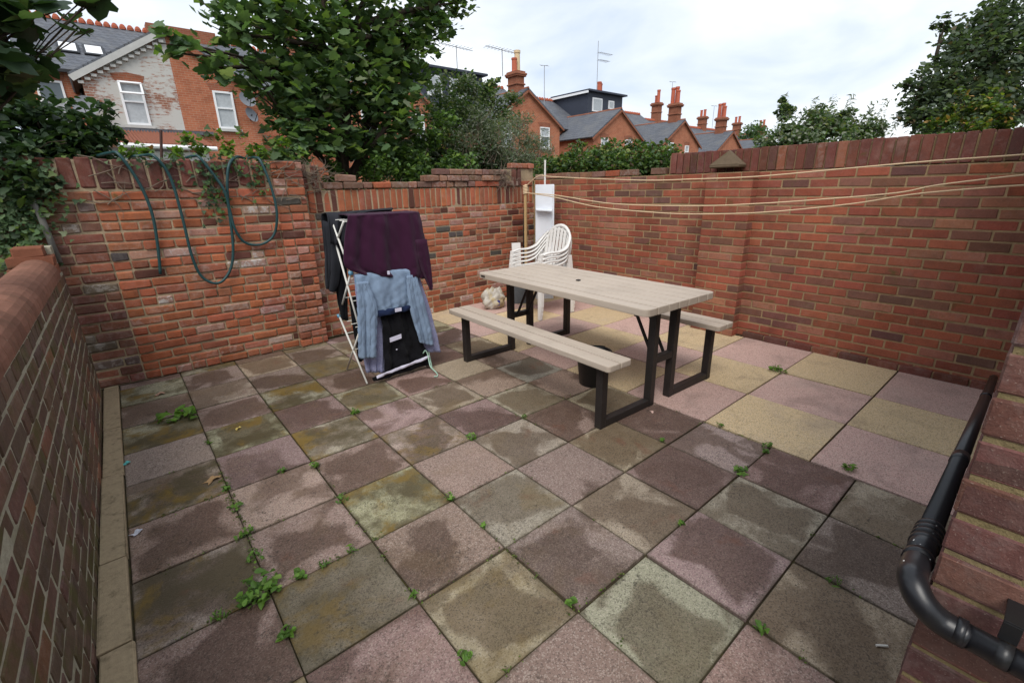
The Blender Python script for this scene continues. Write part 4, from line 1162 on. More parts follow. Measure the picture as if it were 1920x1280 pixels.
# ------------------------------------------------------------------ picnic table
t = NT('wood_grain_resin')
tcn = t.n('TexCoord').outputs['Object']
mpn = t.n('Mapping', Vector=tcn)
mpn.inputs['Scale'].default_value = (60, 2.2, 60)
g = t.noise(1.0, mpn.outputs[0], 5, 0.65, 0.6)
c = t.mix(g, (0.38, 0.31, 0.245), (0.55, 0.47, 0.39))
c = t.mix(t.math('MULTIPLY', t.step(t.noise(3, t.pos(), 4), 0.5, 0.7), 0.25), c, (0.30, 0.25, 0.2))
M['resin'] = t.fin(c, 0.55, t.bump(g, 0.25, 0.003), 0.35)

TC, TR = Vector((1.898, 1.255, 0)), -0.037
pt = thing('picnic_table', 'beige plank picnic table with two attached benches and dark steel legs', 'picnic table', TC)
RT = Matrix.Rotation(TR, 3, 'Z')
def tp(x, y, z): return RT @ Vector((x, y, z)) + TC
TL, TW, TZ, TH = 1.966, 0.841, 0.816, 0.052
def planked(par, x0, x1, L, z1, th, n, name, rc):
    """boards side by side; the two outer ones have rounded outer corners"""
    pw = (x1 - x0) / n
    for k in range(n):
        a, b = x0 + k * pw + 0.0048, x0 + (k + 1) * pw - 0.0048
        lo, hi = -L / 2, L / 2
        pts = []
        rl = rc if k == 0 else 0.003
        rr = rc if k == n - 1 else 0.003
        for cx, cy, r, s in ((b - rr, hi - rr, rr, 0), (a + rl, hi - rl, rl, 1), (a + rl, lo + rl, rl, 2), (b - rr, lo + rr, rr, 3)):
            q = 5 if r > 0.01 else 1
            for i in range(q + 1):
                an = math.pi / 2 * (s + i / q)
                pts.append(tp(cx + r * math.cos(an), cy + r * math.sin(an), z1 - th))
        m = MB().quadprism(pts, (0, 0, th))
        me = m.mesh(name, bevel=0.007 if k in (0, n - 1) else 0.004, seg=2)
        obj(name, me, M['resin'], par)
planked(pt, -TW / 2, TW / 2, TL, TZ, TH, 7, 'tabletop_board', 0.045)
MB().quadprism([tp(x, y, TZ - TH * 0.9) for x, y in ((-TW / 2 + .02, -TL / 2 + .02), (TW / 2 - .02, -TL / 2 + .02), (TW / 2 - .02, TL / 2 - .02), (-TW / 2 + .02, TL / 2 - .02))], (0, 0, TH * 0.55)).build('tabletop_core', M['resin'], pt)
for s in (-1, 1):
    a, b = sorted((s * 0.532, s * 0.772))
    planked(pt, a, b, TL, 0.513, 0.042, 2, 'bench_board', 0.025)
    MB().quadprism([tp(x, y, 0.473) for x, y in ((a + .02, -TL / 2 + .02), (b - .02, -TL / 2 + .02), (b - .02, TL / 2 - .02), (a + .02, TL / 2 - .02))], (0, 0, 0.024)).build('bench_core', M['resin'], pt)
TS = 0.058
for e in (-1, 1):
    yy = e * 0.845
    for s in (-1, 1):
        xo, xi = s * 0.665, s * 0.125
        MB().beam(tp(xo, yy, 0.002), tp(xo, yy, 0.472), TS, TS).build('bench_leg', M['steel'], pt, bevel=0.006)
        MB().beam(tp(xi, yy, 0.002), tp(xi, yy, TZ - TH), TS, TS).build('table_leg', M['steel'], pt, bevel=0.006)
        MB().beam(tp(xo - s * TS / 2, yy, 0.031), tp(xi + s * TS / 2, yy, 0.031), TS - 0.004, TS - 0.004).build('foot_bar', M['steel'], pt, bevel=0.006)
    MB().beam(tp(-0.125 + TS / 2, yy, 0.36), tp(0.125 - TS / 2, yy, 0.36), TS - 0.006, TS - 0.006).build('cross_bar', M['steel'], pt, bevel=0.006)
    for s in (-1, 1):
        MB().beam(tp(s * 0.07, yy - e * 0.02, 0.34), tp(s * 0.07, yy - e * 0.20, 0.66), 0.016, 0.022).beam(tp(s * 0.07, yy - e * 0.20, 0.66), tp(s * 0.07, yy - e * 0.36, TZ - TH), 0.022, 0.03).build('folding_brace', M['black_pl'], pt, bevel=0.003)
    MB().tube([tp(-0.09, yy - e * 0.20, 0.66), tp(0.09, yy - e * 0.20, 0.66)], 0.013, 8).build('brace_pin', M['black_pl'], pt)
MB().box(tp(-0.02, 0.02, TZ + 0.004), (0.03, 0.03, 0.012), RT).build('socket_cap', M['black_pl'], pt)
MB().box(tp(-TW / 2 - 0.001, TL / 2 - 0.10, TZ - 0.022), (0.004, 0.06, 0.012), RT).build('badge', M['black_pl'], pt)
# ------------------------------------------------------------------ bucket
bk = thing('bucket', 'black plastic bucket standing under the picnic bench', 'bucket', (1.745, 0.965, 0))
MB().lathe((1.745, 0.965, 0.002), [(0.0, 0.0), (0.105, 0.0), (0.112, 0.01), (0.140, 0.265), (0.150, 0.27), (0.152, 0.288), (0.140, 0.29), (0.134, 0.285), (0.106, 0.015), (0.0, 0.012)], 32).build('pail', M['black_pl'], bk, smooth=True)
hd = [(1.745 + 0.145 * math.cos(a), 0.965 + 0.02, 0.28 + 0.09 * math.sin(a)) for a in [math.pi * q / 12 for q in range(13)]]
hd = [(x, 0.965 + (z - 0.28) * 1.1, 0.282 + 0.012) for x, y, z in hd]
MB().tube(hd, 0.004, 6).build('handle', M['black_pl'], bk, smooth=True)

# ------------------------------------------------------------------ stacked plastic chairs
def make_chair(base, lab):
    """white monobloc chair, built facing -X"""
    bx_, by_, bz_ = base
    ch = thing('garden_chair', lab, 'chair', base, 'white plastic chairs stacked in the corner')
    def P(f, s, z): return Vector((bx_ - f, by_ + s, bz_ + z))          # f forward, s sideways
    # seat
    n = 10
    vs, fs = [], []
    for i in range(n + 1):
        for j in range(n + 1):
            f = -0.24 + 0.50 * i / n
            s = (-0.235 + 0.47 * j / n) * (0.9 + 0.12 * i / n)
            z = 0.445 - 0.018 * (1 - (2 * j / n - 1) ** 2) + 0.012 * (2 * i / n - 1) - (0.03 if i == n else 0)
            vs.append(P(f, s, z))
    for i in range(n):
        for j in range(n):
            a = i * (n + 1) + j
            fs.append((a, a + 1, a + n + 2, a + n + 1))
    o = MB().add(vs, fs).build('seat', M['white_pl'], ch, smooth=True)
    o.modifiers.new('thick', 'SOLIDIFY').thickness = 0.008
    # arched back: rim plus slats
    def rim(a):
        s = 0.255 * math.cos(a)
        z = 0.60 + 0.37 * math.sin(a) ** 0.8 if math.sin(a) > 0 else 0.60
        f = -0.235 - 0.17 * (z - 0.45) - 0.02 * (1 - (s / 0.255) ** 2)
        return P(f, s, z)
    R_ = [rim(math.pi * q / 18) for q in range(19)]
    m = MB()
    for a, b in zip(R_[:-1], R_[1:]): pass
    vs, fs = [], []
    for q, p in enumerate(R_):
        cen = P(-0.27, 0, 0.62)
        inw = (cen - p)
        inw.normalize()
        outb = Vector((1, 0, 0))
        vs += [p + outb * 0.022, p, p + inw * 0.045, p + inw * 0.045 + outb * 0.01]
    for q in range(len(R_) - 1):
        for k in range(3):
            fs.append((q * 4 + k, q * 4 + k + 1, q * 4 + k + 5, q * 4 + k + 4))
    o = m.add(vs, fs).build('back_rim', M['white_pl'], ch, smooth=True)
    o.modifiers.new('thick', 'SOLIDIFY').thickness = 0.007
    for k in range(7):
        s = -0.18 + 0.06 * k
        zt = 0.60 + 0.33 * math.sqrt(max(0.02, 1 - (s / 0.25) ** 2))
        MB().beam(P(-0.225, s, 0.44), P(-0.235 - 0.17 * (zt - 0.45), s * 1.02, zt), 0.006, 0.044, (0, 1, 0)).build('back_slat', M['white_pl'], ch, bevel=0.002, seg=1)
    for sd in (-1, 1):
        # flowing arm: front post to back
        path = spline([P(0.255, sd * 0.275, 0.655), P(0.15, sd * 0.285, 0.672), P(-0.02, sd * 0.285, 0.668), P(-0.15, sd * 0.28, 0.70), P(-0.225, sd * 0.262, 0.765), P(-0.275, sd * 0.235, 0.825), P(-0.302, sd * 0.195, 0.872)], 5)
        am = MB()
        vs, fs = [], []
        for q, p in enumerate(path):
            w_ = 0.028 if q < 16 else 0.028 - 0.012 * (q - 16) / 9
            vs += [p + Vector((0, -w_, -0.02)), p + Vector((0, -w_ * 0.9, 0)), p + Vector((0, w_ * 0.9, 0)), p + Vector((0, w_, -0.02))]
        for q in range(len(path) - 1):
            for k in range(3): fs.append((q * 4 + k, q * 4 + k + 1, q * 4 + k + 5, q * 4 + k + 4))
        o = am.add(vs, fs).build('armrest', M['white_pl'], ch, smooth=True)
        o.modifiers.new('thick', 'SOLIDIFY').thickness = 0.006
        # legs: tapered channels
        for f0, f1, zt in ((0.25, 0.285, 0.655), (-0.225, -0.30, 0.60)):
            m = MB()
            a, b = P(f0, sd * 0.272, zt), P(f1, sd * 0.30, 0.004)
            wv, dv = 0.030, 0.020
            pts = []
            for c_, k_ in ((b, 0.82), (a, 1.15)):
                pts += [c_ + Vector((-wv * k_, -dv, 0)), c_ + Vector((wv * k_, -dv, 0)), c_ + Vector((wv * k_, dv, 0)), c_ + Vector((-wv * k_, dv, 0))]
            m.add(pts, [(3, 2, 1, 0), (4, 5, 6, 7), (0, 1, 5, 4), (1, 2, 6, 5), (2, 3, 7, 6), (3, 0, 4, 7)])
            m.build('leg', M['white_pl'], ch, bevel=0.006, seg=2)
        MB().beam(P(0.25, sd * 0.265, 0.44), P(-0.225, sd * 0.262, 0.44), 0.02, 0.05).build('seat_rail', M['white_pl'], ch, bevel=0.004, seg=1)
    return ch
CHB = (3.045, 2.985, 0.0)
c0 = make_chair(CHB, 'white plastic garden chair, lowest of the stack in the corner')
names = ['white plastic garden chair, second up in the corner stack', 'white plastic garden chair, third up in the corner stack', 'white plastic garden chair on top of the corner stack']
for k, lab in enumerate(names):
    r = c0.copy()
    COL.objects.link(r)
    r.location = (CHB[0] + 0.008 * (k + 1), CHB[1], 0.052 * (k + 1))
    r['label'] = lab
    for c in list(c0.children):
        d = c.copy()
        COL.objects.link(d)
        d.parent = r
        d.matrix_parent_inverse = c.matrix_parent_inverse.copy()

# ------------------------------------------------------------------ corner clutter
wb = thing('shelf_board', 'tall white board with small ledge leaning upright in the wall corner', 'board', (3.62, 3.52, 0))
dv = Vector((0.22, -0.16, 0)).normalized()
nv = Vector((dv.y, -dv.x, 0))
a = Vector((3.515, 3.585, 0))
Rb = Matrix((dv, Vector((-dv.y, dv.x, 0)), Vector((0, 0, 1)))).transposed()
cen = a + dv * 0.135
MB().box(cen + Vector((0, 0, 0.812)), (0.262, 0.02, 1.62), Rb).build('panel', M['white_bd'], wb, bevel=0.002)
MB().box(cen + dv * 0.118 - Rb @ Vector((0, 0.022, 0)) + Vector((0, 0, 0.81)), (0.026, 0.024, 1.60), Rb).build('edge_strip', M['white_bd'], wb, bevel=0.002)
MB().quadprism([cen - dv * 0.13 - Rb @ Vector((0, 0.011, 0)) + Vector((0, 0, 1.29)), cen + dv * 0.10 - Rb @ Vector((0, 0.011, 0)) + Vector((0, 0, 1.27)), cen + dv * 0.09 - Rb @ Vector((0, 0.10, 0)) + Vector((0, 0, 1.26)), cen - dv * 0.13 - Rb @ Vector((0, 0.10, 0)) + Vector((0, 0, 1.28))], (0, 0, 0.014)).build('ledge', M['white_bd'], wb)
tag(MB().tube([(3.70, 3.60, 0.0), (3.655, 3.53, 1.94)], 0.013, 8).build('white_pole', M['white_pl']), 'thin white pole sticking up behind the tall white board', 'pole')
gb = tag(MB().box((3.20, 3.55, 0.20), (0.26, 0.025, 0.40), Matrix.Rotation(rad(-30), 3, 'Z') @ Matrix.Rotation(rad(-10), 3, 'X')).build('grey_panel', mat_plain('grey_panel', (0.10, 0.11, 0.12), 0.7, 0.3, 10, 0.1), bevel=0.003), 'low dark grey panel leaning behind the stacked chairs', 'panel')
tag(MB().box((3.26, 3.70, 0.42), (0.13, 0.018, 0.84), Matrix.Rotation(rad(-25), 3, 'Z') @ Matrix.Rotation(rad(-5), 3, 'X')).build('white_plank', M['white_pl'], bevel=0.003), 'short white plank standing between timber post and tall board', 'plank')
ps = thing('timber_post', 'slim timber post with rope wound round its top', 'post', (3.41, 3.67, 0))
MB().box((3.41, 3.67, 0.81), (0.034, 0.034, 1.62), Matrix.Rotation(rad(20), 3, 'Z')).build('post', M['wood'], ps, bevel=0.004)
hx = [(3.41 + 0.03 * math.cos(q * 0.9), 3.67 + 0.03 * math.sin(q * 0.9), 1.50 + 0.0028 * q) for q in range(44)]
MB().tube(hx, 0.009, 6).build('rope_winding', M['rope'], ps, smooth=True)
tag(MB().tube([(3.47, 3.80, 0.0), (3.455, 3.77, 0.7), (3.47, 3.76, 1.30), (3.48, 3.75, 1.33)], 0.014, 8).build('black_cable', M['black_pl'], smooth=True), 'black stick standing beside the timber post', 'stick')
ROPES = [[(3.41, 3.67, 1.598), (3.417, 3.407, 1.730), (3.426, 3.114, 1.708), (3.462, 1.830, 1.636), (3.480, 1.210, 1.631), (3.497, 0.597, 1.637), (3.518, -0.125, 1.679), (3.532, -0.600, 1.705), (3.544, -1.042, 1.721), (3.56, -1.33, 1.745)],
         [(3.41, 3.67, 1.514), (3.426, 3.111, 1.484), (3.453, 2.171, 1.385), (3.481, 1.181, 1.374), (3.498, 0.563, 1.401), (3.513, 0.056, 1.440), (3.527, -0.430, 1.488), (3.533, -0.663, 1.541), (3.545, -1.071, 1.596), (3.56, -1.33, 1.62)],
         [(3.41, 3.67, 1.520), (3.428, 3.111, 1.457), (3.448, 2.404, 1.346), (3.475, 1.473, 1.294), (3.492, 0.846, 1.304), (3.506, 0.372, 1.338), (3.521, -0.174, 1.408), (3.531, -0.497, 1.472), (3.539, -0.783, 1.507), (3.55, -1.085, 1.533), (3.56, -1.33, 1.555)]]
for r, lab in zip(ROPES, ('topmost washing line strung from timber post across the red wall', 'middle washing line strung across the red wall', 'lowest, deepest sagging washing line in front of the red wall')):
    tag(MB().tube(spline(r, 6), 0.0062, 6).build('washing_line', M['rope'], smooth=True), lab, 'washing line')
# plastic sack
bg = thing('plastic_sack', 'crumpled pale plastic sack lying at the foot of the wall', 'sack', (2.74, 3.62, 0))
bm = bmesh.new()
bmesh.ops.create_icosphere(bm, subdivisions=4, radius=1)
for v in bm.verts:
    n = v.co.copy()
    q = 1 + 0.16 * math.sin(5 * n.x + 3 * n.z) * math.cos(4 * n.y + 1) + 0.09 * math.sin(11 * n.y + 7 * n.z) + 0.05 * math.sin(19 * n.x - 9 * n.z)
    x, y, z = n.x * 0.17 * q, n.y * 0.13 * q, n.z * 0.115 * q
    if n.z > 0.35:
        x *= 1 + 0.9 * (n.z - 0.35)
        z += 0.07 * (n.z - 0.35) * (1 + math.sin(7 * math.atan2(n.y, n.x)))
    v.co = Vector((2.74 + x, 3.60 + y, max(0.003, 0.10 + z)))
me = bpy.data.meshes.new('sack')
bm.to_mesh(me); bm.free()
me.polygons.foreach_set('use_smooth', [True] * len(me.polygons))
M['sack'] = mat_cloth('pale_plastic_sack', (0.46, 0.43, 0.38), 30, 0.5, 0.15, 0.5, (0.42, 0.34, 0.20), 4)
obj('bag', me, M['sack'], bg)
MB().quadprism([(2.69, 3.455, 0.07), (2.72, 3.45, 0.06), (2.735, 3.45, 0.13), (2.705, 3.455, 0.14)], (0, 0.02, 0)).build('blue_print', mat_plain('blue_print', (0.02, 0.025, 0.2), 0.5), bg)
# grey pipe at the far-left wall end
tag(MB().tube([(-1.46, 3.69, 1.10), (-1.48, 3.70, 1.45), (-1.53, 3.71, 1.75)], 0.022, 10).build('conduit', mat_plain('grey_conduit', (0.17, 0.165, 0.15), 0.85, 0.3, 30, 0.3), smooth=True), 'grey pipe rising up the wall above the low wall end', 'pipe')
# rusty stake beyond the wall
tag(MB().tube([(-0.66, 3.92, 1.70), (-0.58, 3.93, 2.12)], 0.012, 6).build('rusty_stake', mat_plain('rusty_iron', (0.06, 0.03, 0.025), 0.9, 0.4, 60, 0.3)), 'dark rusty stake poking up above the hose wall', 'stake')

# ------------------------------------------------------------------ hose
HY_ = 3.70
h1_ = [(-1.05, 3.90, 1.90), (-0.97, 3.80, 1.915), (-0.913, HY_, 1.895), (-0.833, HY_, 1.676), (-0.802, HY_, 1.44), (-0.819, HY_ + .01, 1.174), (-0.872 + .02, HY_ + .015, 0.926)]
h2_ = [(-0.85, 3.88, 1.895), (-0.74, 3.80, 1.905), (-0.686, HY_, 1.89), (-0.616, HY_, 1.738), (-0.597, HY_, 1.43), (-0.594, HY_, 1.059), (-0.551, HY_, 0.859), (-0.436, HY_ - .01, 0.793), (-0.318, HY_, 0.905), (-0.255, HY_, 1.123), (-0.222, HY_, 1.507), (-0.195, HY_ - .01, 1.70), (-0.15, HY_, 1.84), (-0.07, 3.76, 1.905), (0.02, 3.86, 1.90)]
h3_ = [(-0.45, 3.86, 1.895), (-0.40, 3.78, 1.905), (-0.367, HY_ - .005, 1.885), (-0.28, HY_ - .02, 1.72), (-0.235, HY_ - .03, 1.60), (-0.225, HY_ - .02, 1.436), (-0.214, HY_ - .02, 1.268), (-0.148, HY_, 1.139), (-0.014, HY_, 1.112), (0.111, HY_ - .01, 1.194), (0.165, HY_ - .04, 1.394), (0.158, HY_ - .03, 1.642), (0.115, HY_, 1.865), (0.09, 3.78, 1.905), (0.05, 3.88, 1.90)]
hs_ = thing('garden_hose', 'dark green garden hose draped in loops over the old wall', 'hose', (-0.4, 3.7, 1.9))
for q in (h1_, h2_, h3_): MB().tube(spline(q, 7), 0.0122, 10).build('hose_run', M['hose'], hs_, smooth=True)

# ------------------------------------------------------------------ drainpipe at the house corner
dp = thing('drainpipe', 'black plastic drainpipe sloping along the house wall, with elbow', 'drainpipe', (0.0, -1.29, 0.95))
PR = 0.0222
E0, E1 = Vector((-0.06, -1.308, 0.862)), Vector((3.55, -1.236, 0.215))
dr = (E1 - E0).normalized()
MB().tube([E0 + dr * 0.27, E1], PR, 24).build('pipe_run', M['pipe'], dp, smooth=True)
MB().tube([E0 + dr * 0.10, E0 + dr * 0.30], PR * 1.10, 24).build('socket', M['pipe'], dp, smooth=True)
for q in (0.20, 0.235, 0.265, 0.295):
    MB().tube([E0 + dr * (q - 0.008), E0 + dr * (q - 0.004), E0 + dr * (q + 0.004), E0 + dr * (q + 0.008)], [PR * 1.11, PR * 1.24, PR * 1.24, PR * 1.11], 24).build('socket_ring', M['pipe'], dp, smooth=True)
for q in (0.98, 2.6): MB().tube([E0 + dr * q, E0 + dr * (q + 0.10)], PR * 1.10, 24).build('coupling', M['pipe'], dp, smooth=True)
el = spline([E0 + dr * 0.13, E0 + dr * 0.06, E0 + dr * 0.012 + Vector((0, -0.004, 0.0)), Vector((-0.068, -1.332, 0.840)), Vector((-0.063, -1.362, 0.816)), Vector((-0.06, -1.40, 0.809))], 6)
MB().tube(el, PR * 1.07, 24).build('elbow', M['pipe'], dp, smooth=True)
MB().tube([E0 + dr * 0.105, E0 + dr * 0.125], PR * 1.17, 24).build('elbow_collar', M['pipe'], dp, smooth=True)
N0, N1 = Vector((-0.06, -1.375, 0.812)), Vector((-0.055, -2.5, 0.76))
MB().tube([N0, N1], PR, 24).build('pipe_run', M['pipe'], dp, smooth=True)
MB().tube([N0 + Vector((0, -0.008, 0)), N0 + Vector((0, -0.022, 0))], PR * 1.13, 24).build('elbow_collar', M['pipe'], dp, smooth=True)
cb = N0 + (N1 - N0) * 0.052
MB().tube([cb, cb + (N1 - N0).normalized() * 0.020], PR * 1.08, 24).build('clip_band', M['black_pl'], dp, smooth=True)
MB().box(cb + Vector((0.008, -0.010, 0.042)), (0.006, 0.024, 0.036)).box(cb + Vector((0.040, -0.010, 0.060)), (0.068, 0.024, 0.006)).build('clip_lug', M['black_pl'], dp, bevel=0.001)
sp2 = MB()
for q in range(26):
    f = RND.uniform(0.02, 0.30) if q < 30 else RND.uniform(0.3, 1.2)
    an = RND.uniform(0.6, 3.0)
    c = E0 + dr * f + Vector((0, math.cos(an), math.sin(an))) * (PR * 1.085 if f < 0.3 else PR * 1.0)
    sz = RND.uniform(0.0005, 0.0014)
    sp2.box(c, (sz * 2.2, sz * 1.5, sz * 1.2), Matrix.Rotation(an - 1.57, 3, 'X'))
tag(sp2.build('paint_spots', M['white_pl'], dp), kind='stuff')
# ------------------------------------------------------------------ drying rack and laundry
M['rack'] = mat_plain('white_wire', (0.68, 0.67, 0.62), 0.45, 0.08, 20, 0.02)
M['clip_b'] = mat_plain('pale_blue_clip', (0.16, 0.38, 0.55), 0.5, 0.1, 20, 0)
rk = thing('drying_rack', 'tall white folding clothes airer hung with laundry', 'drying rack', (0.6, 2.45, 0))
XA, XB = 0.30, 0.87
for x in (XA, XB):
    for a, b in (((2.245, 0.012), (2.707, 0.525)), ((2.70, 0.012), (2.253, 0.49)), ((2.253, 0.49), (2.533, 1.175)), ((2.707, 0.525), (2.29, 0.96)), ((2.29, 0.96), (2.56, 1.37)), ((2.533, 1.175), (2.30, 1.36))):
        MB().tube([(x, a[0], a[1]), (x, b[0], b[1])], 0.0085, 8).build('leg_tube', M['rack'], rk, smooth=True)
    for y, z in ((2.707, 0.525), (2.253, 0.49), (2.29, 0.96)):
        MB().tube([(x - 0.016, y, z), (x + 0.016, y, z)], 0.017, 10).build('joint', M['clip_b'], rk, smooth=True)
for y, z in [(2.707, 0.525), (2.253, 0.49), (2.29, 0.96), (2.533, 1.175), (2.30, 1.36), (2.56, 1.37)] + [(2.253 + 0.454 * f, 0.49 + 0.035 * f) for f in (0.2, 0.4, 0.6, 0.8)] + [(2.48, 0.26), (2.58, 0.39), (2.36, 0.39), (2.38, 1.365), (2.47, 1.368), (2.40, 0.85), (2.52, 0.72), (2.35, 0.72)]:
    MB().tube([(XA, y, z), (XB, y, z)], 0.0036, 6).build('rail', M['rack'], rk, smooth=True)

def cloth(name, rows, mat, parent=None, amp=0.012, freq=5.0, nu=28, nv=12, th=0.004, seed=0, grow=True, crumple=0.004):
    """rows: list of (left xyz, right xyz) from top to bottom; folds grow downward"""
    r = random.Random(seed)
    ph = [r.uniform(0, 6.28) for _ in range(8)]
    Ls = spline([q[0] for q in rows], nv)
    Rs = spline([q[1] for q in rows], nv)
    vs, fs = [], []
    n = len(Ls)
    for i in range(n):
        fv = i / (n - 1)
        a, b = Vector(Ls[i]), Vector(Rs[i])
        w_ = (b - a)
        nrm = w_.cross(Vector((0, 0, 1)))
        nrm = nrm.normalized() if nrm.length > 1e-6 else Vector((0, -1, 0))
        A = amp * ((0.15 + 1.1 * fv) if grow else 1.0)
        for j in range(nu + 1):
            u = j / nu
            d = A * (math.sin(freq * 6.28 * u + ph[0] + 0.8 * math.sin(3 * fv + ph[1])) + 0.5 * math.sin(freq * 2.3 * 6.28 * u + ph[2] + fv * 2) + 0.4 * math.sin(2.0 * 6.28 * u + ph[3]))
            nz = noise.noise((a + w_ * u) * 9.0 + Vector((seed * 3.1, 0, (a + w_ * u).x * 6))) * 1.6 + noise.noise((a + w_ * u) * 24.0 + Vector((seed * 1.7, 0, 5 - (a + w_ * u).x * 14))) * 0.8
            d += 1.6 * crumple * nz
            d += 0.5 * crumple * (math.sin(37 * u + 23 * fv + ph[4]) * math.sin(29 * fv - 11 * u + ph[5]) + 0.6 * math.sin(71 * u - 53 * fv + ph[6]))
            vs.append(a + w_ * u + nrm * d + Vector((0, 0, 0.5 * crumple * math.sin(17 * u + ph[7]) * (1 if i == n - 1 else 0))))
    for i in range(n - 1):
        for j in range(nu):
            q = i * (nu + 1) + j
            fs.append((q, q + 1, q + nu + 2, q + nu + 1))
    o = MB().add(vs, fs).build(name, mat, parent, smooth=True, fix=False)
    s = o.modifiers.new('thick', 'SOLIDIFY')
    s.thickness = th
    s.offset = 0
    return o
M['towel'] = mat_cloth('plum_towelling', (0.036, 0.008, 0.026), 520, 0.9, 0.5, 1.0, sheen=0.08)
M['denim'] = mat_cloth('pale_blue_denim', (0.20, 0.27, 0.375), 420, 0.5, 0.25, 0.95)
M['navy'] = mat_cloth('navy_cotton', (0.012, 0.02, 0.055), 420, 0.4, 0.3)
M['knit'] = mat_cloth('lavender_knit', (0.21, 0.22, 0.38), 260, 0.9, 0.45, 1.0, (0.36, 0.36, 0.48), 170)
M['blackc'] = mat_cloth('black_cotton', (0.007, 0.007, 0.009), 420, 0.4, 0.3)
M['greyc'] = mat_cloth('charcoal_fleece', (0.020, 0.021, 0.026), 420, 0.5, 0.3)
M['floral'] = mat_cloth('floral_print', (0.03, 0.028, 0.05), 200, 0.3, 0.3, 0.95, (0.42, 0.36, 0.46), 55)
M['whitec'] = mat_cloth('white_trim', (0.62, 0.60, 0.72), 420, 0.3, 0.1)
# plum towel over the top rails
tw = thing('bath_towel', 'plum purple bath towel draped over the top of the airer', 'towel', (0.6, 2.3, 1.38))
cloth('towel_cloth', [((0.40, 2.62, 0.98), (1.02, 2.62, 0.96)), ((0.375, 2.60, 1.36), (1.02, 2.58, 1.36)), ((0.36, 2.56, 1.402), (1.0, 2.56, 1.398)), ((0.335, 2.30, 1.405), (0.955, 2.30, 1.40)), ((0.315, 2.262, 1.37), (0.96, 2.262, 1.37)), ((0.245, 2.23, 1.16), (0.975, 2.235, 1.10)), ((0.235, 2.215, 1.03), (0.985, 2.21, 0.90)), ((0.36, 2.215, 0.95), (0.93, 2.215, 0.84))], M['towel'], tw, 0.016, 2.6, 56, 9, 0.009, 3, crumple=0.0042)
cloth('hanging_corner', [((0.86, 2.225, 1.18), (0.975, 2.23, 1.18)), ((0.87, 2.21, 0.98), (0.99, 2.215, 0.95)), ((0.93, 2.205, 0.80), (0.985, 2.205, 0.79)), ((0.962, 2.205, 0.735), (0.972, 2.205, 0.735))], M['towel'], tw, 0.010, 1.2, 12, 5, 0.008, 4)
cloth('hanging_side', [((0.96, 2.30, 1.39), (1.02, 2.52, 1.39)), ((1.0, 2.30, 1.2), (1.07, 2.50, 1.2)), ((1.03, 2.33, 1.03), (1.09, 2.48, 1.03))], M['towel'], tw, 0.008, 1.5, 10, 6, 0.008, 6)
# charcoal hoodie at the back left
hd_ = thing('black_hoodie', 'charcoal black hoodie hanging at the wall side of the airer', 'hoodie', (0.3, 2.62, 1.4))
cloth('body', [((0.27, 2.78, 0.95), (0.88, 2.78, 0.95)), ((0.27, 2.72, 1.36), (0.90, 2.70, 1.39)), ((0.275, 2.66, 1.415), (0.88, 2.66, 1.418)), ((0.275, 2.58, 1.41), (0.60, 2.58, 1.41)), ((0.255, 2.52, 1.33), (0.50, 2.50, 1.34)), ((0.245, 2.51, 1.18), (0.40, 2.48, 1.16))], M['greyc'], hd_, 0.012, 3, 26, 5, 0.006, 8)
cloth('sleeve', [((0.245, 2.60, 1.36), (0.33, 2.52, 1.32)), ((0.225, 2.60, 1.1), (0.32, 2.52, 1.05)), ((0.205, 2.60, 0.90), (0.275, 2.55, 0.85)), ((0.20, 2.60, 0.80), (0.245, 2.57, 0.77))], M['greyc'], hd_, 0.014, 1.5, 12, 6, 0.03, 9)
cloth('sleeve', [((0.27, 2.58, 1.2), (0.36, 2.50, 1.16)), ((0.275, 2.60, 0.95), (0.35, 2.54, 0.9)), ((0.28, 2.62, 0.7), (0.335, 2.58, 0.66)), ((0.29, 2.63, 0.52), (0.325, 2.60, 0.50))], M['blackc'], hd_, 0.012, 1.5, 12, 6, 0.025, 10)
# dark inner layers
fl = thing('floral_top', 'dark floral print top hanging inside the airer', 'top', (0.4, 2.4, 0.9))
cloth('front', [((0.37, 2.40, 0.86), (0.90, 2.40, 0.86)), ((0.36, 2.38, 0.62), (0.90, 2.38, 0.6)), ((0.36, 2.38, 0.30), (0.90, 2.38, 0.28))], M['floral'], fl, 0.014, 3, 24, 8, 0.004, 12)
bt_ = thing('black_trousers', 'black trousers hanging behind the blue denim shirt', 'trousers', (0.6, 2.5, 0.8))
cloth('fabric', [((0.34, 2.52, 0.72), (0.92, 2.52, 0.72)), ((0.34, 2.52, 0.40), (0.92, 2.52, 0.40)), ((0.35, 2.52, 0.12), (0.92, 2.52, 0.12))], M['blackc'], bt_, 0.014, 3, 24, 8, 0.006, 13)
# lavender knit
kn = thing('lavender_jumper', 'lavender blue knitted jumper hanging low under the denim shirt', 'jumper', (0.6, 2.24, 0.9))
cloth('left_panel', [((0.31, 2.262, 0.95), (0.56, 2.262, 0.95)), ((0.30, 2.245, 0.62), (0.54, 2.24, 0.60)), ((0.295, 2.24, 0.32), (0.52, 2.235, 0.28)), ((0.30, 2.24, 0.12), (0.475, 2.235, 0.07))], M['knit'], kn, 0.010, 3, 24, 7, 0.008, 15)
cloth('right_panel', [((0.72, 2.262, 0.95), (0.87, 2.275, 0.95)), ((0.76, 2.24, 0.62), (0.955, 2.25, 0.60)), ((0.82, 2.22, 0.32), (1.0, 2.235, 0.30)), ((0.86, 2.215, 0.17), (1.02, 2.235, 0.13))], M['knit'], kn, 0.010, 2, 16, 7, 0.008, 16)
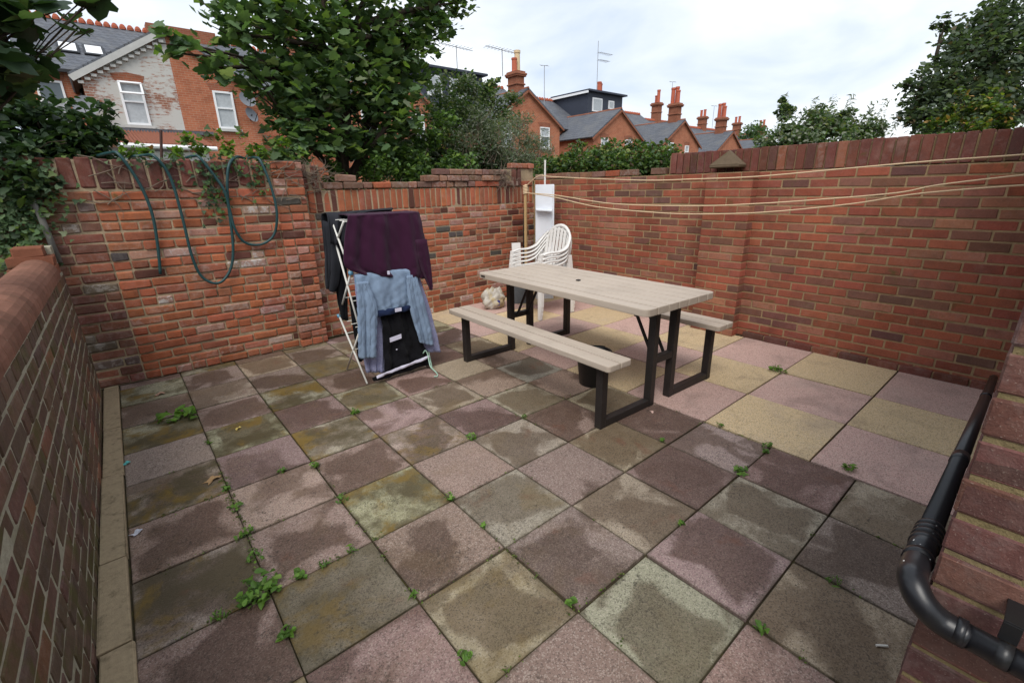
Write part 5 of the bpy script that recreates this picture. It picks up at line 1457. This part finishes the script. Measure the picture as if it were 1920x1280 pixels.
# black jacket with white patch and hem
jk = thing('black_jacket', 'black jacket with small white patch and white hem trim', 'jacket', (0.6, 2.21, 0.6))
cloth('front', [((0.47, 2.222, 0.70), (0.75, 2.222, 0.70)), ((0.475, 2.212, 0.45), (0.80, 2.212, 0.42)), ((0.455, 2.207, 0.22), (0.86, 2.207, 0.20)), ((0.44, 2.205, 0.06), (0.90, 2.205, 0.105))], M['blackc'], jk, 0.014, 2.4, 36, 9, 0.006, 18, crumple=0.010)
cloth('hem_trim', [((0.36, 2.172, 0.088), (0.88, 2.172, 0.148)), ((0.36, 2.170, 0.064), (0.88, 2.170, 0.122))], M['whitec'], jk, 0.003, 2.4, 26, 3, 0.004, 18)
cloth('lower_hem', [((0.33, 2.20, 0.07), (0.90, 2.205, 0.12)), ((0.345, 2.20, 0.03), (0.905, 2.205, 0.045))], M['blackc'], jk, 0.006, 2.4, 26, 4, 0.006, 19)
MB().quadprism([(0.520, 2.178, 0.352), (0.628, 2.178, 0.365), (0.628, 2.178, 0.403), (0.520, 2.178, 0.390)], (0, 0.006, 0)).build('patch', M['whitec'], jk)
MB().lathe((0.575, 2.186, 0.27), [(0.0, 0.0), (0.007, 0.0), (0.007, 0.005), (0.0, 0.006)], 10).build('button', M['whitec'], jk)
# denim shirt
sh = thing('denim_shirt', 'pale blue denim shirt pegged upside down on the airer', 'shirt', (0.55, 2.2, 0.97))
cloth('body', [((0.315, 2.265, 0.955), (0.80, 2.265, 0.945)), ((0.300, 2.215, 0.950), (0.815, 2.215, 0.940)), ((0.30, 2.195, 0.87), (0.835, 2.195, 0.85)), ((0.31, 2.188, 0.77), (0.84, 2.188, 0.75)), ((0.33, 2.185, 0.68), (0.83, 2.185, 0.66)), ((0.39, 2.185, 0.62), (0.78, 2.185, 0.60))], M['denim'], sh, 0.008, 3.2, 44, 7, 0.004, 21, crumple=0.0042)
cloth('sleeve', [((0.298, 2.192, 0.90), (0.39, 2.190, 0.895)), ((0.275, 2.174, 0.70), (0.43, 2.172, 0.68)), ((0.245, 2.168, 0.46), (0.40, 2.164, 0.44)), ((0.230, 2.168, 0.285), (0.372, 2.164, 0.258))], M['denim'], sh, 0.009, 1.6, 30, 12, 0.024, 22, crumple=0.0042)
cloth('sleeve', [((0.73, 2.190, 0.895), (0.815, 2.192, 0.895)), ((0.725, 2.174, 0.66), (0.865, 2.178, 0.66)), ((0.76, 2.166, 0.44), (0.91, 2.173, 0.42)), ((0.785, 2.164, 0.295), (0.935, 2.170, 0.225))], M['denim'], sh, 0.009, 1.6, 30, 12, 0.024, 23, crumple=0.0042)
cloth('collar', [((0.42, 2.176, 0.645), (0.755, 2.176, 0.645)), ((0.425, 2.168, 0.625), (0.75, 2.168, 0.63)), ((0.44, 2.170, 0.595), (0.74, 2.170, 0.602))], M['navy'], sh, 0.005, 1.5, 24, 4, 0.008, 24, crumple=0.006)
MB().box((0.61, 2.150, 0.628), (0.06, 0.004, 0.03)).build('label_tag', M['whitec'], sh)
MB().box((0.565, 2.165, 0.945), (0.02, 0.012, 0.03)).build('button', M['whitec'], sh, bevel=0.003)
# pegs
for k, (x, y, z, lab) in enumerate(((0.325, 2.27, 0.90, 'pale blue clothes peg clipped at the airer joint'), (0.31, 2.62, 0.62, 'pale blue clothes peg on the lower airer rail'))):
    pg = thing('clothes_peg', lab, 'peg', (x, y, z))
    for s in (-1, 1):
        MB().beam((x + s * 0.006, y - 0.02, z - 0.045), (x + s * 0.003, y - 0.02, z + 0.045), 0.007, 0.014).build('prong', M['clip_b'], pg, bevel=0.002)
# mint coat hanger hanging from the hem
M['mint'] = mat_plain('mint_plastic', (0.33, 0.50, 0.40), 0.45, 0.1, 20, 0)
hg = [(0.83, 2.195, 0.17), (0.845, 2.175, 0.20), (0.86, 2.165, 0.16), (0.85, 2.13, 0.10), (0.845, 2.10, 0.06), (0.86, 2.03, 0.02), (0.84, 1.985, 0.008), (0.815, 2.0, 0.008)]
tag(MB().tube(spline(hg, 5), 0.0055, 7).build('coat_hanger', M['mint'], smooth=True), 'mint green plastic hanger trailing from the black jacket hem', 'hanger')
hg = [(0.90, 2.215, 0.16), (0.895, 2.19, 0.10), (0.885, 2.16, 0.06), (0.875, 2.13, 0.03)]
tag(MB().tube(spline(hg, 5), 0.0055, 7).build('coat_hanger', M['mint'], smooth=True), 'short mint green hanger end below the lavender jumper', 'hanger')

WEEDS = [(-1.078,0.445,0.035,20),(-0.887,0.203,0.030,18),(-0.903,0.689,0.040,22),(-0.916,0.903,0.045,24),(-0.905,1.155,0.035,20),(-0.904,1.384,0.025,16),(-0.622,1.389,0.025,16),(-0.454,1.276,0.030,18),(-0.454,0.841,0.035,20),(0.001,0.468,0.030,18),(0.452,0.906,0.030,18),(0.015,1.790,0.030,18),(1.387,-0.420,0.040,22),(1.377,0.046,0.020,14),(0.911,0.886,0.020,14),(1.873,-0.839,0.035,20),(0.931,-1.054,0.035,20),(0.465,-0.952,0.025,16),(0.007,-0.405,0.020,14),(-0.457,-0.321,0.025,16),(-0.787,0.448,0.030,18),(-0.679,0.432,0.025,16),(-0.558,0.464,0.020,14),(1.813,-0.110,0.020,14),(1.785,-0.435,0.030,18),(-0.421,0.037,0.020,14),(-0.085,0.171,0.015,12),(-0.890,2.041,0.020,14),(1.712,-0.369,0.020,14),(0.738,-0.600,0.015,12)]
SCRAPS = [('dead_leaf', -0.947, 1.536, 0.10, 0.05, (0.34, 0.21, 0.10), 'curled brown dead leaf on a mossy slab', 'leaf', 0.5, 0.02),
          ('teal_scrap', -1.333, 2.10, 0.05, 0.04, (0.12, 0.48, 0.45), 'teal scrap of plastic beside the kerb', 'scrap', 0.3),
          ('white_scrap', -1.31, 1.274, 0.06, 0.035, (0.6, 0.6, 0.66), 'crumpled white scrap of paper beside the kerb', 'scrap', 0.7),
          ('tan_leaf', -1.085, 3.244, 0.08, 0.045, (0.40, 0.24, 0.17), 'pale pinkish dead leaf near the hose wall foot', 'leaf', 0.1, 0.02),
          ('pink_scrap', 1.653, 0.323, 0.045, 0.02, (0.6, 0.42, 0.36), 'small pinkish scrap beside the picnic table foot', 'scrap', 0.9),
          ('yellow_leaf', -0.708, 2.129, 0.06, 0.02, (0.55, 0.42, 0.12), 'small yellow dead leaf on an ochre mossy slab', 'leaf', 0.8)]
CIG = ((0.695, -1.245, 0.006), (0.722, -1.272, 0.006))
# ------------------------------------------------------------------ weeds and litter on the patio
WEEDC = [(0.12, 0.23, 0.035, 4), (0.08, 0.16, 0.03, 3), (0.17, 0.26, 0.06, 1)]
def weed(x, y, r, n, size, lab, grp=None, kind='ovate'):
    t_ = thing('weed', lab, 'weed', (x, y, 0), grp)
    st = MB()
    P_ = []
    for k in range(n):
        a, d = RND.uniform(0, 6.28), r * math.sqrt(RND.random())
        z = RND.uniform(0.006, 0.02 + r * 0.35)
        p_ = (x + d * math.cos(a), y + d * math.sin(a), z)
        P_.append(p_)
        if k % 3 == 0: st.tube([(x + d * 0.3 * math.cos(a), y + d * 0.3 * math.sin(a), -0.012), p_], 0.0014, 4)
    kk = kind if n > 24 else RND.choice(['ovate', 'ivy', 'ovate', 'lance'])
    leaves('leaf_cluster', P_, size * RND.uniform(0.8, 1.35) * (1.5 if kk == 'lance' else 1), [RND.choice(WEEDC)] + WEEDC[:2], M['leaf'], t_, kk, 0.3 if kk == 'lance' else 1.2)
    st.build('stems', M['leaf_dark'] if False else mat_weedstem, t_)
mat_weedstem = mat_plain('weed_stem', (0.10, 0.16, 0.04), 0.8)
GW = 'small weeds in the paving joints'
for x, y, r, n in WEEDS:
    if x < 1.75:                                   # weeds root in the joints
        gx, gy = round(x / PX) * PX, round(y / PX) * PX
        x, y = (gx, y) if abs(gx - x) < abs(gy - y) else (x, gy)
    weed(x, y, r, n, 0.022 + 0.05 * min(r, 0.12), 'small green weed sprouting from a joint between paving slabs', GW)
weed(-1.0, 2.62, 0.13, 30, 0.085, 'broad-leaved weed growing near the hose wall foot')
weed(-0.935, 0.47, 0.085, 70, 0.034, 'dense clump of clover-like weeds at a slab corner near the kerb')
weed(3.13, 0.03, 0.075, 34, 0.034, 'leafy weed patch between newer pink and yellow slabs')
# moss and seedlings along the joints
mp_ = []
for i in range(-2, 5):
    for q in range(60):
        mp_.append((i * PX + RND.gauss(0, 0.004), RND.uniform(-1.2, 3.5)))
for j in range(-8, 3):
    for q in range(46):
        mp_.append((RND.uniform(-1.3, 1.8), -j * PX + RND.gauss(0, 0.004)))
for q in range(150):
    mp_.append((-0.9 + RND.gauss(0, 0.006), RND.uniform(-0.1, 1.6)))
    mp_.append((-0.45 + RND.gauss(0, 0.005), RND.uniform(0.3, 1.5)))
    mp_.append((RND.uniform(-1.2, -0.4), 0.45 + RND.gauss(0, 0.005)))
mp_ = [(x, y) for x, y in mp_ if math.sin(3.1 * x + 1.7) * math.cos(2.3 * y + 0.4) + RND.gauss(0, 0.4) > 0.5]
P_ = []
for x, y in mp_:
    for q in range(RND.randint(2, 6)): P_.append((x + RND.gauss(0, 0.012), y + RND.gauss(0, 0.012), RND.uniform(0.0, 0.008)))
tag(leaves('joint_moss', P_, 0.012, [(0.09, 0.13, 0.02, 3), (0.06, 0.08, 0.02, 3), (0.13, 0.17, 0.04, 1)], M['leaf'], None, 'rhomb', 1.5), 'moss and tiny seedlings in the joints between old slabs', 'moss', None, 'stuff')
def scrap(name, x, y, w_, d_, col, lab, cat, rot=0.0, curl=0.012):
    n = 6
    vs, fs = [], []
    R = Matrix.Rotation(rot, 3, 'Z')
    for i in range(n + 1):
        for j in range(n + 1):
            u, v = i / n - 0.5, j / n - 0.5
            e = 1 - 0.35 * abs(math.sin(5 * u + 3 * v + x * 9))
            z = 0.004 + curl * (0.5 + 0.5 * math.sin(7 * u + x * 5)) * (0.3 + abs(v))
            vs.append(Vector((x, y, 0)) + R @ Vector((u * w_ * e, v * d_ * e, z)))
    for i in range(n):
        for j in range(n):
            q = i * (n + 1) + j
            fs.append((q, q + 1, q + n + 2, q + n + 1))
    o = MB().add(vs, fs).build(name, mat_plain(name + '_mat', col, 0.8, 0.3, 60, 0.1), None, fix=False)
    o.modifiers.new('thick', 'SOLIDIFY').thickness = 0.0015
    tag(o, lab, cat)
for a in SCRAPS: scrap(*a)
tag(MB().tube([CIG[0], CIG[1]], 0.0042, 8).build('cigarette_end', mat_plain('cigarette_paper', (0.7, 0.68, 0.62), 0.9)), 'white cigarette end lying on a damp slab', 'cigarette')
